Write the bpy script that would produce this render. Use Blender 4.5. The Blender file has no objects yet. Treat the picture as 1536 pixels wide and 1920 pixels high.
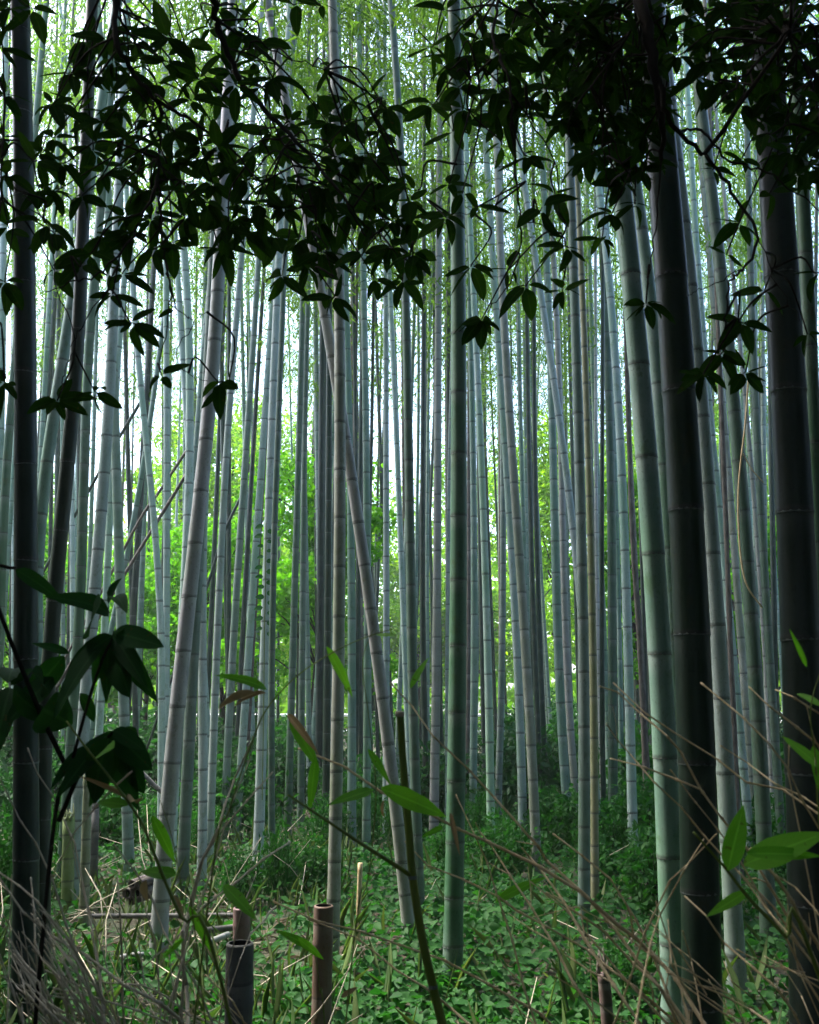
import bpy, math, random
import numpy as np
from mathutils import Vector, Matrix

random.seed(7)
rng = np.random.default_rng(11)
R = math.radians
scene = bpy.context.scene
col = scene.collection

# ------------------------------------------------------------------ camera, sky, sun, exposure
F = 1850.0                      # focal length in photograph pixels (1536 x 1920)
CAMZ = 1.6
PITCH = math.atan(340.0 / F)    # horizon at y = 1300
cam_d = bpy.data.cameras.new("camera")
cam = bpy.data.objects.new("camera", cam_d)
col.objects.link(cam)
cam.location = (0, 0, CAMZ)
cam.rotation_euler = (math.pi / 2 + PITCH, 0, 0)
cam_d.sensor_fit = 'VERTICAL'
cam_d.sensor_height = 24.0
cam_d.lens = 24.0 * F / 1920.0
cam_d.clip_start = 0.05
cam_d.clip_end = 1000
cam_d.dof.use_dof = True
cam_d.dof.focus_distance = 8.0
cam_d.dof.aperture_fstop = 6.0
scene.camera = cam

SUN_EL, SUN_AZ = R(58), R(-65)     # azimuth measured from +Y towards +X
world = bpy.data.worlds.new("World")
scene.world = world
world.use_nodes = True
wn = world.node_tree
sky = wn.nodes.new('ShaderNodeTexSky')
sky.sky_type = 'NISHITA'
sky.sun_disc = False
sky.sun_elevation = SUN_EL
sky.sun_rotation = SUN_AZ
sky.air_density = 1.0
sky.dust_density = 3.0
sky.ozone_density = 1.0
bg = wn.nodes['Background']
bg.inputs['Strength'].default_value = 0.15
hs = wn.nodes.new('ShaderNodeHueSaturation')      # thin overcast: the sky's blue is washed out
hs.inputs['Saturation'].default_value = 1.08
wn.links.new(sky.outputs[0], hs.inputs['Color'])
wn.links.new(hs.outputs[0], bg.inputs['Color'])

sun_d = bpy.data.lights.new("sun", 'SUN')
sun_d.energy = 2.0
sun_d.angle = R(14)
sun_d.color = (1.0, 0.96, 0.9)
sun = bpy.data.objects.new("sun", sun_d)
col.objects.link(sun)
sd = Vector((math.sin(SUN_AZ) * math.cos(SUN_EL), math.cos(SUN_AZ) * math.cos(SUN_EL), math.sin(SUN_EL)))
sun.rotation_euler = sd.to_track_quat('Z', 'Y').to_euler()
sun.location = sd * 60

scene.view_settings.view_transform = 'Standard'
scene.view_settings.look = 'None'
scene.view_settings.gamma = 1.0
scene.view_settings.use_curve_mapping = False
scene.view_settings.exposure = 2.65

HAZE = 0.0013

# ------------------------------------------------------------------ helpers
sp, cp = math.sin(PITCH), math.cos(PITCH)

def P(px, py, d):
    """point of the place seen at photo pixel (px, py) and d metres ahead"""
    u = (px - 768.0) / F
    v = (960.0 - py) / F
    dy = cp - v * sp
    t = d / dy
    return Vector((u * t, d, CAMZ + t * (sp + v * cp)))

def depth_at(py, z=0.0):
    a = math.atan((py - 960.0) / F) - PITCH
    return (CAMZ - z) / math.tan(a)

def tag(o, label=None, cat=None, group=None, kind=None):
    if label: o['label'] = label
    if cat: o['category'] = cat
    if group: o['group'] = group
    if kind: o['kind'] = kind
    return o

def empty(name, loc):
    o = bpy.data.objects.new(name, None)
    o.empty_display_size = 0.1
    o.location = loc
    col.objects.link(o)
    return o

def link(name, me, parent=None, loc=None):
    o = bpy.data.objects.new(name, me)
    col.objects.link(o)
    if parent is not None: o.parent = parent
    if loc is not None: o.location = loc
    return o

def np_mesh(name, V, Q, mat, uv=None, smooth=True):
    """mesh from numpy verts (n,3) and quads (m,4)"""
    V = np.asarray(V, np.float32); Q = np.asarray(Q, np.int32)
    me = bpy.data.meshes.new(name)
    me.vertices.add(len(V)); me.vertices.foreach_set('co', V.ravel())
    k = Q.shape[1]
    me.loops.add(Q.size); me.loops.foreach_set('vertex_index', Q.ravel())
    me.polygons.add(len(Q))
    me.polygons.foreach_set('loop_start', np.arange(0, Q.size, k, dtype=np.int32))
    me.polygons.foreach_set('loop_total', np.full(len(Q), k, np.int32))
    me.polygons.foreach_set('use_smooth', np.full(len(Q), smooth, bool))
    if uv is not None:
        l = me.uv_layers.new(name='uv')
        l.data.foreach_set('uv', np.asarray(uv, np.float32)[Q.ravel()].ravel())
    me.materials.append(mat)
    me.update(calc_edges=True)
    me.validate()
    return me

def unit(a):
    return a / np.maximum(np.linalg.norm(a, axis=-1, keepdims=True), 1e-9)

def leaf_soup(pos, dirs, nrm, L, W, fold=0.25, droop=0.15):
    """six-vertex folded leaves; returns verts, quads, uv (u random per leaf, v along it)"""
    n = len(pos)
    D = unit(dirs)
    S = unit(np.cross(D, nrm))
    N = np.cross(S, D)
    L = np.broadcast_to(np.asarray(L, float), (n,))[:, None]
    W = np.broadcast_to(np.asarray(W, float), (n,))[:, None] * 0.5
    up = N * W * fold
    b = pos
    dn = -N * L * droop
    l1 = pos + D * L * .33 - S * W + up + dn * .2
    l2 = pos + D * L * .68 - S * W * .72 + up * .7 + dn * .6
    t = pos + D * L + dn * 1.4
    r2 = pos + D * L * .68 + S * W * .72 + up * .7 + dn * .6
    r1 = pos + D * L * .33 + S * W + up + dn * .2
    V = np.stack([b, l1, l2, t, r2, r1], 1).reshape(-1, 3)
    i = (np.arange(n) * 6)[:, None]
    Q = np.concatenate([i + np.array([[0, 3, 2, 1]]), i + np.array([[0, 5, 4, 3]])], 0)
    ru = rng.random(n)
    uv = np.zeros((n, 6, 2)); uv[:, :, 0] = ru[:, None]; uv[:, :, 1] = np.array([0, .33, .68, 1, .68, .33])
    return V, Q, uv.reshape(-1, 2)

class MB:
    def __init__(s): s.V = []; s.Q = []; s.U = []; s.n = 0
    def add(s, V, Q, U=None):
        V = np.asarray(V, float); Q = np.asarray(Q, int)
        s.V.append(V); s.Q.append(Q + s.n)
        s.U.append(np.zeros((len(V), 2)) if U is None else U); s.n += len(V)
    def tube(s, pts, rad, sides=6, vs=None, cap=True, phase=0.0):
        pts = np.array([tuple(p) for p in pts], float)
        n = len(pts)
        rad = np.broadcast_to(np.asarray(rad, float), (n,))
        T = unit(np.gradient(pts, axis=0))
        ref = np.array([0., 0, 1]) if abs(T[0][2]) < .8 else np.array([0., 1, 0])
        A = unit(np.cross(T, ref)); B = np.cross(T, A)
        th = np.arange(sides) * 2 * math.pi / sides + phase
        V = pts[:, None] + rad[:, None, None] * (A[:, None] * np.cos(th)[None, :, None] + B[:, None] * np.sin(th)[None, :, None])
        vs = np.arange(n, dtype=float) if vs is None else np.asarray(vs, float)
        U = np.zeros((n, sides, 2)); U[:, :, 0] = np.arange(sides) / sides; U[:, :, 1] = vs[:, None]
        V = V.reshape(-1, 3); U = U.reshape(-1, 2)
        a = np.arange(n - 1)[:, None] * sides; k = np.arange(sides)[None]
        k2 = (k + 1) % sides
        Q = np.stack([a + k, a + k2, a + sides + k2, a + sides + k], -1).reshape(-1, 4)
        if cap:
            m = len(V)
            V = np.concatenate([V, pts[:1], pts[-1:]]); U = np.concatenate([U, U[:1], U[-sides:-sides + 1]])
            kk = np.arange(0, sides, 2) if sides % 2 == 0 else None
            if kk is not None:
                c0 = np.stack([np.full(len(kk), m), (kk + 2) % sides, kk + 1, kk], -1)
                o = (n - 1) * sides
                c1 = np.stack([np.full(len(kk), m + 1), o + kk, o + kk + 1, o + (kk + 2) % sides], -1)
                Q = np.concatenate([Q, c0, c1])
        s.add(V, Q, U)
    def mesh(s, name, mat, origin=(0, 0, 0), smooth=True):
        V = np.concatenate(s.V) - np.array(tuple(origin))
        return np_mesh(name, V, np.concatenate(s.Q), mat, np.concatenate(s.U), smooth)

def smooth_path(pts, n=5):
    """Catmull-Rom through points"""
    p = [Vector(q) for q in pts]
    if len(p) < 3: 
        return [p[0].lerp(p[-1], i / n) for i in range(n + 1)]
    e = [p[0] * 2 - p[1]] + p + [p[-1] * 2 - p[-2]]
    out = []
    for i in range(1, len(e) - 2):
        a, b, c, d = e[i - 1], e[i], e[i + 1], e[i + 2]
        for k in range(n):
            t = k / n
            out.append(0.5 * ((2 * b) + (c - a) * t + (2 * a - 5 * b + 4 * c - d) * t * t + (3 * b - a - 3 * c + d) * t ** 3))
    out.append(p[-1])
    return out

# ------------------------------------------------------------------ materials
def new_mat(name):
    m = bpy.data.materials.new(name); m.use_nodes = True
    nt = m.node_tree
    for n in list(nt.nodes): nt.nodes.remove(n)
    out = nt.nodes.new('ShaderNodeOutputMaterial')
    return m, nt, out

def ramp(nt, src, stops):
    r = nt.nodes.new('ShaderNodeValToRGB')
    e = r.color_ramp.elements
    while len(e) < len(stops): e.new(0.5)
    for k, (p, c) in enumerate(stops):
        e[k].position = p; e[k].color = (*c, 1) if len(c) == 3 else c
    nt.links.new(src, r.inputs[0])
    return r.outputs[0]

def mixc(nt, fac, a, b, mode='MIX'):
    n = nt.nodes.new('ShaderNodeMix'); n.data_type = 'RGBA'; n.blend_type = mode
    for s, v in ((0, fac), (6, a), (7, b)):
        if hasattr(v, 'links'): nt.links.new(v, n.inputs[s])
        else: n.inputs[s].default_value = v if s == 0 else (*v, 1)
    return n.outputs[2]

def math_n(nt, op, a, b=None):
    n = nt.nodes.new('ShaderNodeMath'); n.operation = op
    for s, v in ((0, a), (1, b)):
        if v is None: continue
        if hasattr(v, 'links'): nt.links.new(v, n.inputs[s])
        else: n.inputs[s].default_value = v
    return n.outputs[0]

def noise(nt, vec, scale, detail=3, rough=.55):
    n = nt.nodes.new('ShaderNodeTexNoise')
    n.inputs['Scale'].default_value = scale; n.inputs['Detail'].default_value = detail
    n.inputs['Roughness'].default_value = rough
    if vec is not None: nt.links.new(vec, n.inputs['Vector'])
    return n.outputs[0]

def coords(nt, scale=(1, 1, 1), rnd=True):
    tc = nt.nodes.new('ShaderNodeTexCoord')
    mp = nt.nodes.new('ShaderNodeMapping'); mp.inputs['Scale'].default_value = scale
    nt.links.new(tc.outputs['Object'], mp.inputs['Vector'])
    if rnd:
        oi = nt.nodes.new('ShaderNodeObjectInfo')
        m = math_n(nt, 'MULTIPLY', oi.outputs['Random'], 37.0)
        cb = nt.nodes.new('ShaderNodeCombineXYZ')
        nt.links.new(m, cb.inputs[0]); nt.links.new(m, cb.inputs[1])
        nt.links.new(cb.outputs[0], mp.inputs['Location'])
    return mp.outputs[0]

def culm_mat(name, base, alt, bloom, mott=.5, rough=.42):
    m, nt, out = new_mat(name)
    b = nt.nodes.new('ShaderNodeBsdfPrincipled')
    nt.links.new(b.outputs[0], out.inputs[0])
    st = noise(nt, coords(nt, (26, 26, 1.6)), 1.0, 4)
    bl = noise(nt, coords(nt, (5, 5, 2.2)), 1.0, 5, .65)
    sp_ = noise(nt, coords(nt, (90, 90, 60)), 1.0, 2)
    f1 = ramp(nt, st, [(.35, (0, 0, 0)), (.68, (1, 1, 1))])
    c = mixc(nt, f1, base, alt)
    f2 = ramp(nt, bl, [(.48, (0, 0, 0)), (.66, (1, 1, 1))])
    c = mixc(nt, math_n(nt, 'MULTIPLY', f2, mott), c, bloom)
    # waxy bloom under each node, dark scar just above it
    uv = nt.nodes.new('ShaderNodeUVMap')
    sx = nt.nodes.new('ShaderNodeSeparateXYZ'); nt.links.new(uv.outputs[0], sx.inputs[0])
    fr = math_n(nt, 'FRACT', sx.outputs[1])
    wob = math_n(nt, 'ADD', fr, math_n(nt, 'MULTIPLY', math_n(nt, 'SUBTRACT', st, .5), .06))
    band = ramp(nt, wob, [(.76, (0, 0, 0)), (.95, (1, 1, 1))])
    c = mixc(nt, math_n(nt, 'MULTIPLY', band, .7), c, bloom)
    lc = noise(nt, coords(nt, (13, 13, 7)), 1.0, 4, .7)
    lf = ramp(nt, lc, [(.57, (0, 0, 0)), (.64, (1, 1, 1))])
    c = mixc(nt, math_n(nt, 'MULTIPLY', lf, .62), c, (base[0] * .62 + .02, base[1] * .66 + .02, base[2] * .5))
    lg = ramp(nt, noise(nt, coords(nt, (2.2, 2.2, .8)), 1.0, 3, .6), [(.45, (0, 0, 0)), (.62, (1, 1, 1))])
    c = mixc(nt, math_n(nt, 'MULTIPLY', lg, .5), c, (base[0] * .8, base[1] * 1.02, base[2] * .72))
    spk = ramp(nt, sp_, [(.60, (0, 0, 0)), (.70, (1, 1, 1))])
    c = mixc(nt, math_n(nt, 'MULTIPLY', spk, .45), c, (base[0] * .45, base[1] * .45, base[2] * .42))
    scar = ramp(nt, wob, [(.0, (1, 1, 1)), (.022, (1, 1, 1)), (.045, (0, 0, 0))])
    c = mixc(nt, math_n(nt, 'MULTIPLY', scar, .55), c, (.05, .05, .045))
    oi = nt.nodes.new('ShaderNodeObjectInfo')
    hv = nt.nodes.new('ShaderNodeHueSaturation')
    r2 = math_n(nt, 'FRACT', math_n(nt, 'MULTIPLY', oi.outputs['Random'], 17.3))
    nt.links.new(math_n(nt, 'ADD', math_n(nt, 'MULTIPLY', r2, .036), .461), hv.inputs['Hue'])
    nt.links.new(math_n(nt, 'ADD', math_n(nt, 'MULTIPLY', math_n(nt, 'FRACT', math_n(nt, 'MULTIPLY', oi.outputs['Random'], 7.7)), .45), .62), hv.inputs['Saturation'])
    nt.links.new(math_n(nt, 'ADD', math_n(nt, 'MULTIPLY', oi.outputs['Random'], .36), .82), hv.inputs['Value'])
    nt.links.new(c, hv.inputs['Color'])
    nt.links.new(hv.outputs[0], b.inputs['Base Color'])
    b.inputs['Roughness'].default_value = rough
    b.inputs['Specular IOR Level'].default_value = .35
    bp = nt.nodes.new('ShaderNodeBump'); bp.inputs['Strength'].default_value = .25; bp.inputs['Distance'].default_value = .004
    nt.links.new(st, bp.inputs['Height']); nt.links.new(bp.outputs[0], b.inputs['Normal'])
    return m

def leaf_mat(name, c1, c2, trans=.4, rough=.4, tcol=None, spec=.4, per_object=False):
    m, nt, out = new_mat(name)
    if per_object:
        rv = nt.nodes.new('ShaderNodeObjectInfo').outputs['Random']
        alongv = None
    else:
        uv = nt.nodes.new('ShaderNodeUVMap')
        sx = nt.nodes.new('ShaderNodeSeparateXYZ'); nt.links.new(uv.outputs[0], sx.inputs[0])
        rv = sx.outputs[0]
    nz = noise(nt, coords(nt, (3, 3, 3), per_object), 1.0, 3)
    f = math_n(nt, 'ADD', math_n(nt, 'MULTIPLY', rv, .7), math_n(nt, 'MULTIPLY', nz, .4))
    c = mixc(nt, f, c1, c2)
    if per_object:      # midrib, side veins and a few brown spots
        uv = nt.nodes.new('ShaderNodeUVMap')
        sx = nt.nodes.new('ShaderNodeSeparateXYZ'); nt.links.new(uv.outputs[0], sx.inputs[0])
        au = math_n(nt, 'ABSOLUTE', math_n(nt, 'SUBTRACT', sx.outputs[0], .5))
        rib = ramp(nt, au, [(.0, (1, 1, 1)), (.03, (1, 1, 1)), (.06, (0, 0, 0))])
        vv_ = math_n(nt, 'FRACT', math_n(nt, 'MULTIPLY', math_n(nt, 'SUBTRACT', sx.outputs[1], math_n(nt, 'MULTIPLY', au, .45)), 9.0))
        vein = ramp(nt, vv_, [(.0, (1, 1, 1)), (.10, (0, 0, 0))])
        vm = math_n(nt, 'MAXIMUM', rib, math_n(nt, 'MULTIPLY', vein, .5))
        c = mixc(nt, math_n(nt, 'MULTIPLY', vm, .3), c, tuple(min(1, q * 1.9 + .006) for q in c2))
        spot = ramp(nt, noise(nt, coords(nt, (7, 7, 7)), 1.0, 2), [(.66, (0, 0, 0)), (.70, (1, 1, 1))])
        c = mixc(nt, math_n(nt, 'MULTIPLY', spot, .6), c, (.06, .04, .015))
    b = nt.nodes.new('ShaderNodeBsdfPrincipled')
    nt.links.new(c, b.inputs['Base Color'])
    b.inputs['Roughness'].default_value = rough
    b.inputs['Specular IOR Level'].default_value = spec
    t = nt.nodes.new('ShaderNodeBsdfTranslucent')
    if tcol is None: tcol = (1.5, 1.7, .7)
    tc = mixc(nt, 1.0, c, tcol, 'MULTIPLY')
    nt.links.new(tc, t.inputs['Color'])
    ms = nt.nodes.new('ShaderNodeMixShader'); ms.inputs[0].default_value = trans
    nt.links.new(b.outputs[0], ms.inputs[1]); nt.links.new(t.outputs[0], ms.inputs[2])
    nt.links.new(ms.outputs[0], out.inputs[0])
    return m

def plain_mat(name, c1, c2, scale=(8, 8, 8), rough=.7, bump=.4, spec=.3):
    m, nt, out = new_mat(name)
    b = nt.nodes.new('ShaderNodeBsdfPrincipled')
    nt.links.new(b.outputs[0], out.inputs[0])
    nz = noise(nt, coords(nt, scale), 1.0, 5, .6)
    f = ramp(nt, nz, [(.35, (0, 0, 0)), (.65, (1, 1, 1))])
    nt.links.new(mixc(nt, f, c1, c2), b.inputs['Base Color'])
    b.inputs['Roughness'].default_value = rough
    b.inputs['Specular IOR Level'].default_value = spec
    bp = nt.nodes.new('ShaderNodeBump'); bp.inputs['Strength'].default_value = bump; bp.inputs['Distance'].default_value = .01
    nt.links.new(nz, bp.inputs['Height']); nt.links.new(bp.outputs[0], b.inputs['Normal'])
    return m

CM = {
    'pale':   culm_mat('pale_bloomed_culm', (.245, .355, .325), (.325, .42, .395), (.44, .505, .485), .55),
    'teal':   culm_mat('grey_green_culm', (.115, .20, .165), (.165, .25, .215), (.28, .34, .315), .45),
    'green':  culm_mat('green_culm', (.05, .115, .075), (.08, .15, .105), (.16, .21, .18), .35),
    'dark':   culm_mat('shaded_dark_green_culm', (.016, .033, .023), (.026, .046, .033), (.055, .074, .063), .3),  # dark green, with the near culms' shade put into the colour
    'purple': culm_mat('violet_grey_culm', (.27, .285, .305), (.34, .335, .36), (.43, .44, .45), .55),
    'pink':   culm_mat('pinkish_grey_culm', (.26, .265, .245), (.32, .32, .305), (.41, .415, .40), .55),
    'olive':  culm_mat('mottled_olive_culm', (.18, .215, .145), (.26, .285, .22), (.36, .38, .33), .65),
    'yellow': culm_mat('yellow_culm', (.15, .18, .06), (.20, .22, .085), (.27, .29, .17), .45),
    'brown':  culm_mat('dead_brown_culm', (.085, .062, .045), (.13, .10, .08), (.20, .175, .15), .5, .7),
    'rust':   culm_mat('rusty_brown_culm', (.16, .095, .065), (.23, .15, .11), (.30, .24, .2), .5, .7),
    'moss':   culm_mat('mossy_yellow_green_culm', (.13, .18, .06), (.18, .225, .09), (.25, .28, .17), .5, .7),
    'grey':   culm_mat('weathered_grey_culm', (.075, .075, .07), (.12, .115, .105), (.19, .18, .165), .5, .75),
}
M_ring = plain_mat('node_scar', (.07, .075, .068), (.15, .16, .145), (20, 20, 20), .6)
M_ringpale = plain_mat('node_scar_pale', (.10, .12, .11), (.15, .18, .165), (20, 20, 20), .6)
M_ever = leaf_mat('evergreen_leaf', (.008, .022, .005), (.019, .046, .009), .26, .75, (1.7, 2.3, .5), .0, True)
M_evers = leaf_mat('shade_canopy_leaf', (.018, .035, .012), (.035, .06, .018), .12, .5)
M_bark = plain_mat('dark_bark', (.012, .010, .008), (.032, .027, .021), (14, 14, 5), .9, .8, .08)
M_barkb = plain_mat('rough_brown_bark', (.09, .075, .06), (.18, .16, .14), (30, 30, 9), .95, 1.0)
M_canopy = leaf_mat('bamboo_canopy_leaf', (.05, .13, .022), (.12, .20, .04), .55, .6, (1.6, 1.8, .65), .1)
M_maple = leaf_mat('bright_maple_leaf', (.04, .17, .008), (.11, .29, .018), .55, .5, (1.7, 1.9, .4), .1)
M_far = leaf_mat('sunlit_far_leaf', (.06, .19, .012), (.21, .34, .03), .55, .6, (1.6, 1.8, .45), .1)
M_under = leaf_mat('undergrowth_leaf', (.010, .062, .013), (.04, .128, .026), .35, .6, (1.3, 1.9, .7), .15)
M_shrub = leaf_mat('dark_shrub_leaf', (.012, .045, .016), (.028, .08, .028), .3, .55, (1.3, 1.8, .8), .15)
M_grass = leaf_mat('pale_grass_blade', (.05, .12, .03), (.13, .17, .06), .35, .6)
M_straw = leaf_mat('dry_straw_leaf', (.085, .066, .04), (.17, .135, .085), .2, .8, (1, 1, 1))
M_stalk = plain_mat('dry_tan_stalk', (.54, .40, .21), (.70, .56, .34), (30, 30, 30), .75)
M_stalkg = plain_mat('dry_grey_stalk', (.44, .385, .28), (.60, .53, .40), (30, 30, 30), .8)
M_shoot = plain_mat('olive_green_shoot', (.09, .14, .014), (.14, .19, .03), (20, 20, 6), .45)
M_bleaf = leaf_mat('fresh_bamboo_leaf', (.08, .25, .02), (.13, .33, .04), .55, .5, (1.5, 1.7, .5), .15, True)
M_dleaf = leaf_mat('dead_bamboo_leaf', (.24, .15, .06), (.36, .26, .12), .3, .7, (1, 1, 1), .3, True)
M_bigleaf = leaf_mat('large_shrub_leaf', (.012, .042, .014), (.022, .062, .022), .25, .7, (1.3, 2.1, .5), .03, True)
M_white = plain_mat('white_painted_rail', (.70, .72, .72), (.8, .8, .8), (3, 3, 3), .5, .05)
M_cut = plain_mat('pale_cut_bamboo', (.38, .33, .25), (.48, .42, .33), (40, 40, 40), .8)
M_black = plain_mat('black_hollow_shade', (.012, .011, .01), (.03, .027, .024), (20, 20, 20), .9)  # near-black colour stands for the shade inside cut hollow stems

# ground
def ground_mat():
    m, nt, out = new_mat('forest_floor')
    b = nt.nodes.new('ShaderNodeBsdfPrincipled'); nt.links.new(b.outputs[0], out.inputs[0])
    v = coords(nt, (1, 1, 1), False)
    n1 = noise(nt, v, 1.3, 6, .6); n2 = noise(nt, v, 22, 4, .7)
    c = mixc(nt, ramp(nt, n2, [(.35, (0, 0, 0)), (.7, (1, 1, 1))]), (.028, .022, .014), (.12, .095, .06))
    c = mixc(nt, ramp(nt, n1, [(.42, (0, 0, 0)), (.6, (1, 1, 1))]), c, (.03, .055, .02))
    nt.links.new(c, b.inputs['Base Color']); b.inputs['Roughness'].default_value = .95
    bp = nt.nodes.new('ShaderNodeBump'); bp.inputs['Strength'].default_value = .8; bp.inputs['Distance'].default_value = .03
    nt.links.new(n2, bp.inputs['Height']); nt.links.new(bp.outputs[0], b.inputs['Normal'])
    return m
M_ground = ground_mat()

# ------------------------------------------------------------------ ground
def gz(x, y):
    return 0.035 * np.sin(x * 1.3 + 1) * np.cos(y * .9) + 0.02 * np.sin(x * 3.1 + y * 2.3)

xs = np.concatenate([[-400, -150, -60], np.linspace(-30, 30, 121), [60, 150, 400]])
ys = np.concatenate([[-400, -100, -30], np.linspace(-10, 50, 121), [80, 160, 400]])
X, Y = np.meshgrid(xs, ys, indexing='ij')
V = np.stack([X, Y, gz(X, Y)], -1).reshape(-1, 3)
nx, ny = len(xs), len(ys)
ii, jj = np.meshgrid(np.arange(nx - 1), np.arange(ny - 1), indexing='ij')
a = (ii * ny + jj).ravel()
Q = np.stack([a, a + ny, a + ny + 1, a + 1], -1)
tag(link('ground', np_mesh('ground', V, Q, M_ground)), kind='structure')

# ------------------------------------------------------------------ bamboo
ring_meshes = {}
def ring_mesh(kind):
    if kind not in ring_meshes:
        mb = MB()
        prof = [(.985, -.20), (1.035, -.10), (1.05, .0), (1.02, .07), (1.03, .13), (.985, .22)]
        mb.tube([(0, 0, z) for _, z in prof], [r for r, _ in prof], 14, cap=False)
        ring_meshes[kind] = mb.mesh('node_ring', M_ringpale if kind == 'pale' else M_ring)
    return ring_meshes[kind]

crown_meshes = []
def make_crowns():
    """canopy variants about 1 unit = 1 m, origin at the culm where the branches begin"""
    for k in range(7):
        H = 6.0
        pos, dr, nr, ln = [], [], [], []
        tw = MB()
        nb = 26
        for b in range(nb):
            z = H * (b / nb) ** .9 + rng.normal() * .08
            a = rng.random() * 6.283
            length = (1.5 - .12 * z) * (.7 + .5 * rng.random()) * min(1, .45 + z * .4)
            pts = []
            for t in np.linspace(0, 1, 6):
                r = length * t
                pts.append((math.cos(a) * r, math.sin(a) * r, z + length * (.65 * t - .75 * t * t)))
            tw.tube(pts, np.linspace(.007, .002, 6), 3, cap=False)
            ctr = rng.random(7) ** .6
            for t in np.clip(ctr[rng.integers(0, 7, 52)] + rng.normal(size=52) * .05, .05, 1.05):
                r = length * t
                c = np.array([math.cos(a) * r, math.sin(a) * r, z + length * (.65 * t - .75 * t * t)])
                c = c + rng.normal(size=3) * np.array([.085, .085, .08]) - np.array([0, 0, abs(rng.normal()) * .16])
                pos.append(c)
                dr.append(rng.normal(size=3) * .55 + np.array([math.cos(a) * .35, math.sin(a) * .35, -.85]))
                nr.append(rng.normal(size=3)); ln.append(.075 + .055 * rng.random())
        V, Qd, U = leaf_soup(np.array(pos), np.array(dr), np.array(nr), np.array(ln), np.array(ln) * .20)
        tw.add(V, Qd, U)
        crown_meshes.append(tw.mesh('crown', M_canopy))
make_crowns()

def culm(pts, w, d, mat, step_px=None, node_y=None, label=None, group=None, rings=True, H=None, crown=None, taper=.55, name='bamboo', top=None):
    """pts: photo pixels down the culm axis; w: its width in px near y = 1000; d: distance"""
    W3 = [P(x, y, d) for x, y in pts]
    W3.sort(key=lambda p: p.z)
    zs = np.array([p.z for p in W3]); xv = np.array([p.x for p in W3])
    deg = min(3, len(zs) - 1)
    if len(zs) > 2:
        co = np.polyfit(zs, xv, min(deg, 2 if len(zs) < 5 else 3))
    else:
        co = np.polyfit(zs, xv, 1)
    z0, z1 = zs[0], zs[-1]
    f = lambda z: np.polyval(co, z)
    s0 = (f(z0 + .2) - f(z0)) / .2; s1 = (f(z1) - f(z1 - .3)) / .3
    s0 = max(-.25, min(.25, s0)); s1 = max(-.3, min(.3, s1))
    def axis(z):
        if z < z0: return f(z0) + (z - z0) * s0 * .8
        if z > z1: return f(z1) + (z - z1) * s1
        return f(z)
    if H is None: H = random.uniform(11.5, 15)
    if top is not None: H = top
    lean = random.uniform(-.012, .012)
    r0 = w * d / F / 2 * 1.03
    Hr = max(H, 11.0)
    rad = lambda z: r0 * (1.04 - taper * max(0, z / Hr) ** 1.25) * (1 + .18 * max(0, .5 - z))
    yd = lambda z: d + lean * (z - 3)
    step = (step_px * d / F) if step_px else random.uniform(.27, .36)
    # nodes upward/downward from a known one
    zn = P(pts[0][0], node_y, d).z if node_y else 2.0 + random.random() * step
    nodes = [zn]
    z = zn
    while z < H - .05:
        z += step; nodes.append(z)
    z = zn; st = step
    while z > .0:
        st = max(step * .42, step * min(1, .5 + .33 * z)); z -= st; nodes.append(z)
    nodes = sorted(n for n in nodes if -.1 < n < H)
    zz, vv = [-.12], [-.2]
    for i, n in enumerate(nodes):
        h = .02
        for dz, v in ((-.022, i - .06), (-.006, i - .012), (.002, i + .006), (.014, i + .03)):
            zz.append(n + dz); vv.append(v)
        if i + 1 < len(nodes):
            zz.append((n + nodes[i + 1]) / 2); vv.append(i + .5)
    zz.append(H); vv.append(len(nodes) - .3)
    rr = []
    for i, zq in enumerate(zz):
        r = rad(zq)
        fv = vv[i] - math.floor(vv[i])
        if .98 < fv: r *= 1.0
        elif fv < .01: r *= 1.035
        elif fv < .04: r *= 1.02
        elif fv > .9: r *= .985
        rr.append(r)
    base = Vector((axis(0), yd(0), 0))
    path = [Vector((axis(z), yd(z), z)) for z in zz]
    sides = 16 if w > 24 else (12 if w > 12 else 8)
    mb = MB(); mb.tube(path, rr, sides, vs=vv)
    root = empty(name, base)
    tag(root, label, 'bamboo', group)
    link('culm', mb.mesh('culm', CM[mat], base), root)
    if rings and w >= 11:
        k = 'pale' if mat in ('dark', 'green') else 'dark'
        for n in nodes:
            q = Vector((axis(n), yd(n), n))
            # only rings the photograph can show (or nearly)
            if n < -.02 or n > d * .83 + 1.9: continue
            o = link('node_ring', ring_mesh(k), root, q - base)
            rdd = rad(n)
            o.scale = (rdd, rdd, max(.022, rdd * .45))
            sl = (axis(n + .1) - axis(n - .1)) / .2
            o.rotation_euler = (0, math.atan(sl), random.uniform(0, 6))
    if crown is None: crown = top is None
    if crown:
        zc = max(H - 6.0, 6.2)
        o = link('crown', random.choice(crown_meshes), root, Vector((axis(zc), yd(zc), zc)) - base)
        sc = (H - zc) / 6.0
        o.scale = (sc * random.uniform(.9, 1.15), sc * random.uniform(.9, 1.15), sc)
        o.rotation_euler = (0, math.atan(s1), random.uniform(0, 6.28))
    return root

def byb(y): return depth_at(y)

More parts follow.
